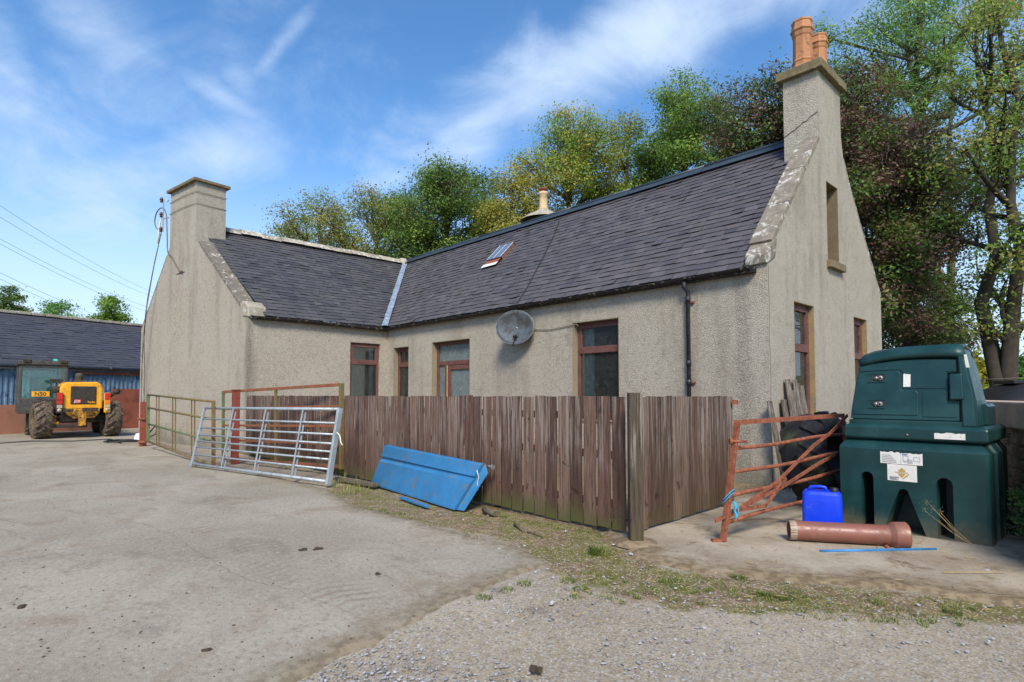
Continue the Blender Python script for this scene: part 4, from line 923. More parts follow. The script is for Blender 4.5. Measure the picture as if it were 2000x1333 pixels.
# 3 tall rust/green frame
fL, fR = gz(436, 899), dep(667, 917, 10.05); kL, kR = dep(436, 764, (fL - CAM).dot(FW)), dep(667, 749, 10.05)
g = thing('field_gate', 'tall rust-brown and green box-section gate behind the galvanised one', 'gate', (fL.x, fL.y, 0))
def g3p(s, t): return fL.lerp(fR, s).lerp(kL.lerp(kR, s), t)
gd = (fR - fL).normalized()
mb = MB(); mb.beam(g3p(0, 0), g3p(0, 1), .05, .05, up=gd); mb.build('stile', GREENG, g, bevel=.004)
mb = MB(); mb.beam(g3p(1, 0), g3p(1, 1), .075, .06, up=gd); mb.build('stile', RUSTG, g, bevel=.004)
mb = MB(); mb.beam(g3p(.50, .02), g3p(.50, .97), .05, .04, up=gd); mb.build('upright', RUSTG, g, bevel=.004)
for t in (.03, .29, .50, .735, .985):
    mb = MB(); mb.beam(g3p(0.01, t), g3p(.985, t), .045, .055 if t > .9 or t < .1 else .042); mb.build('bar', RUSTO, g, bevel=.004)
# red posts
p = dep(279, 868, 15.9); mb = MB(); mb.beam((p.x, p.y, -.02), (p.x, p.y, 1.22), .15, .15, up=(1, 0, 0)); 
pz = thing('gate_post', 'red-brown steel gate post at the far end of the green gate', 'post', (p.x, p.y, 0)); mb.build('steel_shaft', REDP, pz, bevel=.006)
mb = MB(); q = V((p.x, p.y, .75)) - FW * .1; mb.tube([q - RT * .1, q + RT * .12], .03, 8); q2 = V((p.x, p.y, .12)) - FW * .1; mb.tube([q2 - RT * .05, q2 + RT * .15], .04, 8); mb.build('hinge', RUST, pz)
p = gz(442, 908) + FW * .35; mb = MB(); mb.beam((p.x, p.y, -.02), (p.x, p.y, 1.50), .13, .13, up=(1, 0, 0)); pz = thing('gate_post', 'bright red steel post behind the galvanised gate', 'post', (p.x, p.y, 0)); mb.build('steel_shaft', REDP, pz, bevel=.006)
mb = MB(); mb.box((p.x, p.y, 1.51), (.16, .16, .02)); mb.build('cap_plate', RUST, pz)
# 4 rusty gate on the right
A0 = gz(1412, 1060); A1 = dep(1440, 822, 5.56); B0 = V((-2.36, 7.72, .12)); B1 = V((-2.42, 7.75, 1.17))
g = thing('field_gate', 'bent rusty orange gate propped between side fence and green tank', 'gate', (A0.x, A0.y, 0))
def g4p(s, t): return A0.lerp(B0, s).lerp(A1.lerp(B1, s), t)
gd = (B0 - A0).normalized()
mb = MB(); mb.beam(g4p(0, 0.01), g4p(0, 1), .055, .035, up=gd); mb.box(A0 + V((-.04, -.02, .015)), (.12, .06, .03), rz=YAW); mb.build('stile', RUST, g, bevel=.004)
mb = MB(); mb.tube([g4p(1, 0), g4p(1, 1)], .022, 8); mb.build('stile', RUST, g)
for k, t in enumerate((.157, .37, .565, .77, .985)):
    mb = MB()
    if k == 4: mb.beam(g4p(0, t), g4p(1, t), .04, .045)
    else: mb.tube([g4p(s / 6, t) + V((0, 0, .012 * math.sin(s * 1.1 + k))) for s in range(7)], .0195, 10)
    mb.build('bar', RUST, g)
o = V((-gd.y, gd.x, 0)); o = o if o.dot(CAM - A0) > 0 else -o
def pxg(px, py, off): return onp(px, py, A0 + o * off, o)
for P_, nm in ((((1398, 1018), (1530, 950), (1600, 905), (1632, 888)), 'brace'), (((1425, 1008), (1520, 940), (1590, 870), (1622, 846), (1655, 812)), 'brace'), (((1424, 1000), (1495, 988), (1515, 962), (1535, 935)), 'strap')):
    mb = MB(); pp = [pxg(a, b, .04) for a, b in P_]
    for i in range(len(pp) - 1): mb.beam(pp[i], pp[i + 1], .012, .035, ext=.006, up=(0, 0, 1))
    mb.build(nm, RUST, g)
mb = MB(); q = g4p(0, .83) + o * .03; mb.tube([q - RT * .07, q + RT * .09], .012, 8); mb.tube([q - RT * .08 + o * .0, q - RT * .05], .03, 8); mb.build('hinge_eye', RUST, g)
mb = MB()
for lp_ in range(2):
    pp = []
    for k in range(25):
        a = k / 24 * math.pi * 2; q = g4p(0, .36 + .03 * lp_); pp.append(q + RT * (.052 * math.cos(a)) + FW * .042 * math.sin(a) + V((0, 0, .055 * math.cos(a + .5))))
    mb.tube(pp, .005, 5)
q = g4p(0, .30) + RT * .05 - FW * .045; mb.tube([q + V((0, 0, .05)), q + RT * .015, q + V((0, 0, -.035)), q + RT * .02 + V((0, 0, -.08)), q + RT * .01 + V((0, 0, -.12))], [.012, .016, .010, .014, .008], 6); mb.tube([q + V((0, 0, .03)), q + RT * .04 + V((0, 0, -.02)), q + RT * .03 + V((0, 0, -.09))], .005, 6)
ro_ = mb.build('blue_rope', ROPEB); tag(ro_, 'bright blue rope knotted round the rusty gate stile', 'rope')

# ------------------------------------------------------------------ blue panel
bt = thing('metal_sheet', 'bright blue painted sheet metal panel leaning on the board fence', 'metal sheet', gz(728, 950))
c_bl, c_br = gz(730, 946), gz(885, 992); c_tl = onp(758, 869, (0, 4.60, 0), V((0, 1, 0))); c_tr = onp(948, 906, (0, 4.63, 0), V((0, 1, 0)))
c_br = gz(893, 996)
def bp(s, t, o=0.0): 
    return c_bl.lerp(c_br, s).lerp(c_tl.lerp(c_tr, s), t) + bnn * o
bnn = (c_br - c_bl).cross(c_tl - c_bl).normalized(); bnn = bnn if bnn.dot(CAM - c_bl) > 0 else -bnn
mb = MB(); prof = [(0, 0), (0, .045), (.03, .05), (.60, .05), (.66, .02), (.70, .02), (.725, .05), (.97, .05), (1, .045), (1, 0)]
ks = 8; vs = []
for i in range(ks + 1):
    for t, o_ in prof: vs.append(bp(i / ks, t, o_ + .002 * math.sin(i * 2.2)))
n_ = len(prof); mb.add(vs, [(i * n_ + j, (i + 1) * n_ + j, (i + 1) * n_ + j + 1, i * n_ + j + 1) for i in range(ks) for j in range(n_ - 1)])
for s in (0, 1): mb.add([bp(s, t, o_) for t, o_ in prof], [tuple(range(n_))])
pan = mb.build('pressed_skin', BLUEP, bt, recalc=False); 
mb = MB(); dd = (c_br - c_bl).normalized()
for vs in ([bp(1, .0, .0), bp(1, 1.0, .0), bp(1, .80, -.05) + dd * .10, bp(1, .0, -.03) + dd * .11],): mb.add(vs, [(0, 1, 2, 3)]); mb.add([v - bnn * .006 for v in vs], [(0, 1, 2, 3)])
mb.build('side_flange', BLUEP, bt)
mb = MB(); q = bp(1, .94, -.05); mb.tube([q, q + dd * .10], .018, 10); mb.tube([q + dd * .10, q + dd * .13], .03, 10); mb.build('latch_pin', STEEL, bt)
mb = MB(); q = bp(1, .86, .06); mb.tube([q + dd * -.01, q + dd * .03 - V((0, 0, .08)), q - dd * .0 - V((0, 0, .16)), q + dd * .015 - V((0, 0, .24))], .006, 5); mb.build('cord', ROPEW, bt)
mb = MB(); mb.beam(gz(783, 972, .015), gz(836, 990, .015), .06, .025); o = mb.build('metal_strip', BLUEP, bevel=.004); tag(o, 'short blue metal strip on the dirt below the blue panel', 'strip')
mb = MB(); mb.tube([gz(945, 996, .03), gz(968, 1004, .025)], .035, 7); tag(mb.build('wood_offcut', OLDW), 'rotten wood offcut on moss at the right foot of the blue panel', 'offcut')

# ------------------------------------------------------------------ oil tank
TR_ = gz(1940, 1070); td = V((1, 0, 0)); tn = V((-td.y, td.x, 0)); TW = 1.27; TD = 1.18
TO = TR_ - td * TW
tank = thing('oil_tank', 'dark green plastic oil tank with cabinet top beside the gable', 'oil tank', TO)
def T(u, d, z): return TO + td * u + tn * d + V((0, 0, z))
zs = .84
# body front with slots and arches
def slot(u0, u1, z0, z1, n=5):
    r = (u1 - u0) / 2; c = (u0 + u1) / 2; return [(u0, z0), (u1, z0)] + [(c + r * math.cos(a), z1 - r + r * math.sin(a)) for a in [math.pi * k / n for k in range(n + 1)]]
holes = [slot(.20, .315, .02, .60), slot(.855, .985, .02, .60)]
arch = [(.40, .012), (.49, .30), (.545, .44), (.58, .455), (.615, .44), (.66, .30), (.76, .012)]
holes.append(arch)
mb = MB(); m_ = .035
mb.prism([T(u, 0, z) for u, z in ((0.0, 0), (TW - m_, 0), (TW - m_, zs), (0.0, zs))], tn * .42, holes=[[T(u, 0, z) for u, z in h] for h in holes], back=False)
# inner dark wall behind recesses, sides with ribs, back
mb.add([T(0, .42, 0), T(TW - m_, .42, 0), T(TW - m_, .42, zs), T(0, .42, zs)], [(0, 1, 2, 3)])
side = [(0, TW - m_), (.012, TW - .01), (.035, TW), (.24, TW), (.27, TW - .07), (.33, TW - .07), (.36, TW + .01), (.58, TW + .015), (.61, TW - .06), (.67, TW - .06), (.70, TW + .01), (.95, TW + .01), (.98, TW - .05), (1.03, TW - .05), (1.06, TW), (TD, TW - .03)]
side = [(d * TD / 1.18, u) for d, u in side]
vs = []
for d, u in side: vs += [T(u, d, 0), T(u, d, zs)]
mb.add(vs, [(2 * i, 2 * i + 2, 2 * i + 3, 2 * i + 1) for i in range(len(side) - 1)])
vs = []
for d, u in side: vs += [T(TW - u - .0, d, 0), T(TW - u - .0, d, zs)]
mb.add(vs, [(2 * i, 2 * i + 2, 2 * i + 3, 2 * i + 1) for i in range(len(side) - 1)])
mb.add([T(.03, TD, 0), T(TW - .03, TD, 0), T(TW - .03, TD, zs), T(.03, TD, zs)], [(0, 1, 2, 3)])
# shoulder
def ring(u0, u1, d0, d1, z): return [T(u0, d0, z), T(u1, d0, z), T(u1, d1, z), T(u0, d1, z)]
def loft(mb, rings, top=True):
    o = []; 
    for r in rings: o += r
    k = 4; fs = [(i * k + j, i * k + (j + 1) % k, (i + 1) * k + (j + 1) % k, (i + 1) * k + j) for i in range(len(rings) - 1) for j in range(k)]
    if top: fs.append(tuple((len(rings) - 1) * k + j for j in range(k)))
    mb.add(o, fs)
# ribs continue over the shoulder as sheared strips
sh = [(.0, .0, zs), (.005, .015, zs + .025), (.055, .07, zs + .085), (.06, .08, zs + .095)]
mb.add(sum([[T(m_ * .0 + a, c if i else 0, z), T(TW - m_ * .3 - a, c, z)] for i, (a, c, z) in enumerate(sh)], []), [(2 * i, 2 * i + 1, 2 * i + 3, 2 * i + 2) for i in range(len(sh) - 1)])
vs = []
for d, u in side: vs += [T(u, max(d, 0), zs), T(u - .065, min(max(d, .08), TD - .05), zs + .095)]
mb.add(vs, [(2 * i, 2 * i + 2, 2 * i + 3, 2 * i + 1) for i in range(len(side) - 1)])
vs = []
for d, u in side: vs += [T(TW - u, max(d, 0), zs), T(TW - u + .065, min(max(d, .08), TD - .05), zs + .095)]
mb.add(vs, [(2 * i, 2 * i + 2, 2 * i + 3, 2 * i + 1) for i in range(len(side) - 1)])
mb.quad(*ring(.06, TW - .06, .08, TD - .05, zs + .094))
body = mb.build('tank_body', TANK, tank, bevel=.012)
# collar
mb = MB(); z0 = zs + .096
loft(mb, [ring(.06, TW - .03, .05, TD - .06, z0 + .004), ring(.035, TW - .005, .03, TD - .04, z0 + .02), ring(.04, TW - .01, .035, TD - .04, z0 + .135), ring(.07, TW - .045, .07, TD - .08, z0 + .16)])
mb.build('collar', TANK, tank, bevel=.014)
# cabinet: tapering box, front leaning back
z1 = z0 + .16; cz = z1 + .005
def cab(u, d, z): return T(u, d, z)
zt = 1.80
CL = [(.085, z1), (.085, z1 + .10), (.115, z1 + .30), (.165, zt - .10), (.20, zt)]
CR = [(1.165, z1), (1.165, z1 + .10), (1.125, z1 + .30), (1.075, zt - .05), (1.055, zt)]
def dfront(z): return .15 + max(0, (z - z1)) * .14
mb = MB(); vs = []; lv = [z1, z1 + .10, z1 + .30, z1 + .5, zt]
def il(T_, z):
    for (ua, za), (ub, zb) in zip(T_, T_[1:]):
        if za <= z <= zb: return ua + (ub - ua) * (z - za) / (zb - za)
    return T_[-1][0]
for z in lv:
    vs += [T(il(CL, z), dfront(z), z), T(il(CR, z), dfront(z), z), T(il(CR, z), TD - .25 - .12 * (z - z1), z), T(il(CL, z), TD - .25 - .12 * (z - z1), z)]
fs = [(i * 4 + j, i * 4 + (j + 1) % 4, (i + 1) * 4 + (j + 1) % 4, (i + 1) * 4 + j) for i in range(len(lv) - 1) for j in range(4)]; fs.append(tuple(4 * (len(lv) - 1) + j for j in range(4)))
mb.add(vs, fs); mb.build('cabinet', TANK, tank, bevel=.02)
# plinth step on which the door sits, with right-hand side wing
mb = MB(); mb.prism([T(.075, .085, z1 - .01), T(1.15, .085, z1 - .01), T(1.15, .085, z1 + .045), T(.075, .085, z1 + .045)], tn * .1); mb.build('cabinet_sill', TANK, tank, bevel=.008)
mb = MB(); mb.prism([T(1.065, .07, z1 + .0), T(1.172, .07, z1), T(1.135, .12, z1 + .33), T(1.06, .17, zt + .02), T(1.025, .17, zt + .02), T(1.05, .13, z1 + .4)], tn * .12)
mb.build('cabinet_side', TANK, tank, bevel=.01)
# door (raised panel) with curved top, notch for the hinge
def dp_(u, z, o=0): return T(u, dfront(z) - .05 - o, z)
dtop = lambda u: zt - .035 - .06 * max(0, (.62 - u) / .5) ** 1.6 - .02 * max(0, (u - .7) / .35) ** 2
dz0 = z1 + .055
outl = [(.085, dz0), (1.035, dz0), (1.035, dz0 + .19), (.945, dz0 + .19), (.94, dz0 + .47), (1.015, dz0 + .48)]
outl += [(1.012 - (1.012 - .165) * k / 10, dtop(1.012 - (1.012 - .165) * k / 10)) for k in range(11)]
outl += [(.125, dz0 + .36), (.092, dz0 + .1)]
mb = MB(); mb.prism([dp_(u, z) for u, z in outl], tn * .045); door = mb.build('cabinet_door', TANK, tank, bevel=.010)
# raised field on the door, giving the stepped groove
low = [(.105, dz0 + .045), (.70, dz0 + .045), (.70, dz0 + .27), (.68, dz0 + .295), (.565, dz0 + .295), (.545, dz0 + .315), (.545, dz0 + .475), (.52, dz0 + .50), (.155, dz0 + .47), (.12, dz0 + .3)]
mb = MB(); mb.prism([dp_(u, z, .009) for u, z in low], tn * .01); mb.build('door_field', TANK, tank, bevel=.004, parent=door)
hi = [(.735, dz0 + .03), (1.02, dz0 + .03), (1.02, dz0 + .175), (.935, dz0 + .175), (.93, dz0 + .285), (.735, dz0 + .285)]
mb = MB(); mb.prism([dp_(u, z, .007) for u, z in hi], tn * .008); mb.build('door_field', TANK, tank, bevel=.004, parent=door)
hi2 = [(.57, dz0 + .32), (.93, dz0 + .32), (.93, dz0 + .485), (1.0, dz0 + .49)] + [(1.0 - (.83) * k / 8, dtop(1.0 - .83 * k / 8) - .015) for k in range(9)] + [(.165, dz0 + .505), (.53, dz0 + .52), (.57, dz0 + .49)]
mb = MB(); mb.prism([dp_(u, z, .008) for u, z in hi2], tn * .009); mb.build('door_field', TANK, tank, bevel=.004, parent=door)
# hinge block
mb = MB(); mb.prism([T(.972, dfront(dz0 + .2) - .10, dz0 + .205), T(1.075, dfront(dz0 + .2) - .10, dz0 + .205), T(1.062, dfront(dz0 + .46) - .10, dz0 + .46), T(.965, dfront(dz0 + .46) - .10, dz0 + .46)], tn * .13); mb.build('hinge_block', TANK, tank, bevel=.012)
# locks
for zc_ in (dz0 + .155, dz0 + .43):
    mb = MB(); mb.boxm(Matrix.Translation(dp_(.345, zc_, .009)), (.13, .008, .055)); lk = mb.build('lock', DARKM, tank, bevel=.003, parent=door)
    mb = MB(); mb.lathe([(.026, 0), (.026, .012), (.01, .014)], dp_(.365, zc_, .012), axis=-tn, n=16); mb.lathe([(.018, 0), (.018, .012), (.004, .014)], dp_(.325, zc_, .012), axis=-tn, n=14); mb.build('lock_barrel', STEEL, tank, parent=lk)
    mb = MB(); mb.beam(dp_(.25, zc_ - .042, .012), dp_(.41, zc_ - .042, .012), .012, .006); mb.beam(dp_(.25, zc_ + .042, .010), dp_(.41, zc_ + .042, .010), .010, .006); mb.build('lock_ledge', TANK, tank, parent=lk)
# lid
mb = MB(); k = 12; vs = []
rows = [(-.05, -.005), (-.075, .02), (-.07, .06), (-.0, .115), (.3, .14), (.62, .10), (.70, .05)]
for j, (dd_, zz) in enumerate(rows):
    for i in range(k + 1):
        t = i / k; u = .165 + (1.075 - .165) * t; drop = -.07 * max(0, (.5 - t) / .5) ** 1.7 - .02 * max(0, (t - .8) / .2) ** 2
        if j >= 3: u = .19 + (1.06 - .19) * t if j == 3 else .22 + (1.03 - .22) * t
        vs.append(T(u, dfront(zt) + dd_, zt - .015 + zz * (1 if j < 3 else 1.0) + drop * (1 - .5 * (j >= 4))))
mb.add(vs, [(j * (k + 1) + i, j * (k + 1) + i + 1, (j + 1) * (k + 1) + i + 1, (j + 1) * (k + 1) + i) for j in range(len(rows) - 1) for i in range(k)], smooth=True)
li = mb.build('lid', TANK, tank, recalc=False); sm_ = li.modifiers.new('s', 'SOLIDIFY'); sm_.thickness = .02; sm_.offset = 0
# sloping right fin from lid down to the collar and rear handle blocks
mb = MB(); mb.prism([T(1.03, .22, zt + .07), T(1.075, .22, zt + .05), T(1.165, .16, z1 + .25), T(1.18, .12, z1), T(1.12, .12, z1), T(1.1, .16, z1 + .25)], tn * .30); mb.build('cabinet_fin', TANK, tank, bevel=.012)
mb = MB(); mb.prism([T(1.14, .45, z1), T(1.21, .45, z1), T(1.21, .45, z1 + .19), T(1.19, .45, z1 + .22), T(1.14, .45, z1 + .22)], tn * .45); mb.build('vent_block', TANK, tank, bevel=.012)
# labels
def label(name, u0, u1, z0_, z1_, fn, torn=0, parent=None, mat=PAPER, rg=random.Random(3)):
    mb = MB(); k = 10; topz = [z1_ - torn * rg.random() for _ in range(k + 1)]
    vs = [fn(u0 + (u1 - u0) * i / k, z0_) for i in range(k + 1)] + [fn(u0 + (u1 - u0) * i / k, topz[i]) for i in range(k + 1)]
    mb.add(vs, [(i, i + 1, k + 2 + i, k + 1 + i) for i in range(k)]); return mb.build(name, mat, tank, recalc=False, parent=parent)
fb = lambda u, z: T(u, -.003, z); fb2 = lambda u, z: T(u, -.0045, z)
la = label('label', .385, .565, .70, .825, fb, .018); lb = label('label', .567, .75, .70, .82, fb2, .012); lc = label('label', .445, .70, .53, .698, fb, .004)
def ln(mb, fn, u0, u1, z, h=.004): mb.quad(fn(u0, z), fn(u1, z), fn(u1, z + h), fn(u0, z + h))
fb3 = lambda u, z: T(u, -.006, z)
rg = random.Random(6)
def print_rows(rows, mat, par):
    """one block of print: thin lines joined by a hairline margin rule so the block is one piece"""
    mb = MB(); z0_, z1_ = min(q[2] for q in rows), max(q[2] + q[3] for q in rows); u0_ = rows[0][0]
    for (u0, u1, z, h) in rows: ln(mb, fb3, u0, u1, z, h)
    mb.build('print', mat, tank, recalc=False, parent=par)
print_rows([(.40, .40 + rg.uniform(.08, .14), .715 + i * .017, .004) for i in range(5)], PRINTG, la)
print_rows([(.62, .62 + rg.uniform(.04, .05), .712 + i * .012, .004) for i in range(4)], PRINTG, lb)
print_rows([(.465, .465 + rg.uniform(.05, .09), .54 + i * .009, .004) for i in range(4)], PRINTG, lc)
print_rows([(.577, .625, .795, .010)], PRINTB, lb); print_rows([(.585, .63, .725, .003)], PRINTB, lb)
for (a, b, c, d) in ((.585, .630, .735, .785), (.675, .73, .735, .775)):
    mb = MB(); ln(mb, fb3, a, b, c, .003); ln(mb, fb3, a, b, d, .003); mb.quad(fb3(a, c), fb3(a + .003, c), fb3(a + .003, d), fb3(a, d)); mb.quad(fb3(b - .003, c), fb3(b, c), fb3(b, d), fb3(b - .003, d)); mb.build('print_box', PRINTB, tank, recalc=False, parent=lb)
mb = MB(); cu_ = .572
mb.add([fb3(cu_ - .035, .628), fb3(cu_ + .035, .628), fb3(cu_, .668)], [(0, 1, 2)]); mb.add([fb3(cu_ - .035, .606), fb3(cu_, .566), fb3(cu_ + .035, .606)], [(0, 1, 2)])
mb.quad(fb3(cu_ + .005, .560), fb3(cu_ + .012, .553), fb3(cu_ + .062, .603), fb3(cu_ + .055, .610))
for i in range(7): mb.quad(fb3(cu_ - .055 + i * .016, .611), fb3(cu_ - .045 + i * .016, .611), fb3(cu_ - .045 + i * .016, .622), fb3(cu_ - .055 + i * .016, .622))
mb.build('print', GOLD, tank, recalc=False, parent=lc)
label('label', .845, 1.09, z0 + .035, z0 + .10, lambda u, z: T(u, .026, z), .012)
label('label', .572, .635, dz0 + .335, dz0 + .475, lambda u, z: dp_(u, z, .012), .012, parent=door)
mb = MB(); mb.quad(T(1.085, .1985, zt - .13), T(1.115, .1985, zt - .13), T(1.095, .1985, zt + .0), T(1.072, .1985, zt + .0)); 
mb.build('label', PAPER, tank, recalc=False)
mb = MB(); mb.lathe([(.012, 0), (.012, .006), (.002, .007)], T(.62, .032, z0 + .06), axis=-tn, n=10); mb.build('bolt', STEEL, tank)

# ------------------------------------------------------------------ jerrycan
jb = gz(1607, 1042); jt = thing('jerrycan', 'bright blue plastic jerrycan with black cap in front of the tank', 'jerrycan', jb)
jx = Matrix.Translation(jb) @ Matrix.Rotation(YAW + R(-28), 4, 'Z')
mb = MB(jx); lv = [(0, .165, .115), (.012, .178, .125), (.10, .182, .128), (.34, .180, .127), (.40, .176, .122), (.43, .150, .10)]
vs = []; ns = 28
for z, a, b in lv:
    for k in range(ns):
        an = 2 * math.pi * k / ns; c, s_ = math.cos(an), math.sin(an); e = .28
        vs.append((a * math.copysign(abs(c) ** e, c), b * math.copysign(abs(s_) ** e, s_), z))
fs = [(i * ns + k, i * ns + (k + 1) % ns, (i + 1) * ns + (k + 1) % ns, (i + 1) * ns + k) for i in range(len(lv) - 1) for k in range(ns)]; fs.append(tuple((len(lv) - 1) * ns + k for k in range(ns))); fs.append(tuple(range(ns))[::-1])
mb.add(vs, fs, smooth=False); mb.build('can_body', JERRY, jt, bevel=.008)
mb = MB(jx); mb.tube([(-.12, 0, .425), (-.10, 0, .462), (-.02, 0, .47), (.03, 0, .465), (.05, 0, .425)], .016, 8); mb.build('handle', JERRY, jt)
mb = MB(jx); mb.lathe([(.036, .0), (.036, .04), (.03, .045), (.002, .046)], (.11, -.02, .425), n=18); mb.build('cap', BLACKP, jt)
# clay pipe
pl, pr = gz(1541, 1057), gz(1772, 1070); pd = (pr - pl).normalized(); rp_ = .092
mb = MB(); z_ = V((0, 0, rp_ + .012)); prof = [(rp_ * .8, .05), (rp_ * .8, -.0), (rp_, 0), (rp_ * 1.0, .9), (rp_, (pr - pl).length - .16), (rp_ * 1.06, (pr - pl).length - .15), (rp_ * 1.33, (pr - pl).length - .115), (rp_ * 1.38, (pr - pl).length - .01), (rp_ * 1.3, (pr - pl).length), (rp_ * 1.1, (pr - pl).length - .002), (rp_ * 1.1, (pr - pl).length - .1)]
mb.slathe(prof, pl + z_, axis=pd, n=36); pt_ = thing('clay_pipe', 'glazed red-brown clay drain pipe lying in front of the oil tank', 'pipe', pl); mb.build('pipe_barrel', CLAY, pt_, recalc=False)
mb = MB(); mb.lathe([(rp_ * 1.004, 0.002), (rp_ * 1.006, .055), (rp_ * 1.0, .062)], pl + z_, axis=pd, n=24); mb.build('cement_ring', CEMENT, pt_)
mb = MB(); mb.tube([gz(1602, 1077, .012), gz(1700, 1075, .014), gz(1828, 1073, .012)], .0135, 8); tag(mb.build('plastic_tube', BLUEH), 'thin blue plastic tube on the concrete beside the clay pipe', 'tube')
mb = MB(); mb.tube([gz(1728, 1066, .01), gz(1736, 1072, .01)], .02, 8); tag(mb.build('brick_fragment', RUST), 'small red-brown fragment under the clay pipe', 'fragment')
# ------------------------------------------------------------------ big tyre
tc_ = dep(1606, 905, 7.45); tc_.z = .56; ta = (RT * .62 - FW * .76 + UP * .22).normalized(); tt = thing('tractor_tyre', 'large worn black tractor tyre leaning behind the rusty gate', 'tyre', (tc_.x, tc_.y, 0))
mb = MB(); Rt, Wt = .60, .52
prof = [(Rt * .62, -Wt * .42), (Rt * .70, -Wt * .5), (Rt * .86, -Wt * .52), (Rt * .945, -Wt * .44), (Rt * .97, -Wt * .25), (Rt * .98, 0), (Rt * .97, Wt * .25), (Rt * .945, Wt * .44), (Rt * .86, Wt * .52), (Rt * .70, Wt * .5), (Rt * .62, Wt * .42), (Rt * .58, Wt * .3), (Rt * .58, -Wt * .3), (Rt * .62, -Wt * .42)]
mb.lathe(prof, tc_, axis=ta, n=48); 
tx = ta.orthogonal().normalized(); ty = ta.cross(tx)
def lugs(mb, c, ax, x, y, Rr, Ww, n, hgt=.04, wd=.05, sweep=.28):
    for k in range(n):
        for sd in (-1, 1):
            a0 = 2 * math.pi * (k + (.5 if sd > 0 else 0)) / n; P_ = []
            for j in range(4):
                f = j / 3; a = a0 + sweep * f; h = sd * Ww * (.04 + .44 * f); rr = Rr * (1.0 - .035 * f * f)
                P_.append((a, h, rr))
            for j in range(3):
                vs = []
                for (a, h, rr) in (P_[j], P_[j + 1]):
                    da = wd / Rr / 2
                    for (aa, r2) in ((a - da, rr * .965), (a + da, rr * .965), (a + da * .7, rr + hgt), (a - da * .7, rr + hgt)):
                        vs.append(c + ax * h + (x * math.cos(aa) + y * math.sin(aa)) * r2)
                mb.add(vs, [(0, 1, 2, 3), (7, 6, 5, 4), (0, 4, 5, 1), (1, 5, 6, 2), (2, 6, 7, 3), (3, 7, 4, 0)])
            a, h, rr = P_[-1]; vs = []
            for (aa, r2, hh) in ((a - .05, rr * .96, h), (a + .05, rr * .96, h), (a + .04, rr + hgt, h), (a - .04, rr + hgt, h), (a - .03 + sweep * .25, rr * .86, h + sd * Ww * .05), (a + .03 + sweep * .25, rr * .86, h + sd * Ww * .05)): vs.append(c + ax * hh + (x * math.cos(aa) + y * math.sin(aa)) * r2)
            mb.add(vs, [(0, 1, 2, 3), (3, 2, 5, 4)])
mb.build('carcass', RUBBER, tt)
mb = MB(); lugs(mb, tc_, ta, tx, ty, Rt, Wt, 15, .022, .085); mb.build('tread', RUBBER, tt)
# ------------------------------------------------------------------ weathered boards against the gable
bspec = [(1519, 8, 1.31, 8.1), (1545, 9, 1.33, 8.3), (1554, 9, 1.66, 8.35), (1562.5, 6.5, 1.48, 8.4), (1569, 7, 1.66, 8.45), (1575.5, 4, 1.60, 8.5), (1581.5, 6, 1.56, 8.5)]
blab = ['short dark board leaning alone at the gable corner', 'second board along the gable, shorter than its right neighbour', 'wide grey board with the tallest top in the leaning row', 'narrow board in a dip between two taller boards', 'tall pale board right of the narrow dip', 'thin strip board squeezed into the right of the row', 'last board on the right, against the sandstone margin']
for (px, wpx, zt_, D), lb_ in zip(bspec, blab):
    q = dep(px, 900, D); w_ = wpx / 52.0; x0 = XG + .16; 
    q = onp(px, 850, (x0, 0, 0), V((1, 0, 0))); yy = q.y; w2 = w_
    mb = MB(); mb.beam((XG + .26, yy, 0), (XG + .05, yy + rng.uniform(-.02, .02), zt_), .022, w2, up=(0, 1, 0), rnd=rng.random()); tag(mb.build('old_board', OLDW, bevel=.003), lb_, 'board', 'weathered boards leaning on the gable')

# ------------------------------------------------------------------ rubble boundary wall
wA, wB = gz(2260, 1200), gz(1745, 886); wd_ = (wB - wA).normalized(); wn = V((-wd_.y, wd_.x, 0)); wn = wn if wn.dot(CAM - wA) > 0 else -wn; wL = (wB - wA).length
st = thing('stone_wall', 'rubble stone wall with smooth concrete coping behind the oil tank', 'wall', wA)
mb = MB(); rg = random.Random(21); z = 0
while z < 1.02:
    hh = rg.uniform(.07, .16); x = -.05
    while x < wL:
        l = rg.uniform(.12, .42); cxx = wA + wd_ * (x + l / 2) + V((0, 0, z + hh / 2)) - wn * (.18 + rg.uniform(0, .02))
        m_ = Matrix(((wd_.x, wn.x, 0, 0), (wd_.y, wn.y, 0, 0), (0, 0, 1, 0), (0, 0, 0, 1))); m_ = Matrix.Translation(cxx) @ m_ @ Matrix.Rotation(rg.gauss(0, .03), 4, 'Y')
        mb.boxm(m_, (l - .015, .36, hh - .012), rg.random()); x += l
    z += hh
mb.build('rubble_stones', RUBBLE, st, bevel=.02)
mb = MB(); mb.boxm(Matrix.Translation(wA + wd_ * wL / 2 + V((0, 0, .5)) - wn * .19) @ Matrix(((wd_.x, wn.x, 0, 0), (wd_.y, wn.y, 0, 0), (0, 0, 1, 0), (0, 0, 0, 1))), (wL, .30, 1.05)); mb.build('mortar_core', CEMENT, st)
mb = MB(); mb.boxm(Matrix.Translation(wA + wd_ * wL / 2 + V((0, 0, 1.19)) - wn * .18) @ Matrix(((wd_.x, wn.x, 0, 0), (wd_.y, wn.y, 0, 0), (0, 0, 1, 0), (0, 0, 0, 1))), (wL, .44, .28)); mb.build('wall_coping', stone('coping_concrete', (196, 172, 150), (174, 156, 136), .1, 3), st, bevel=.02)
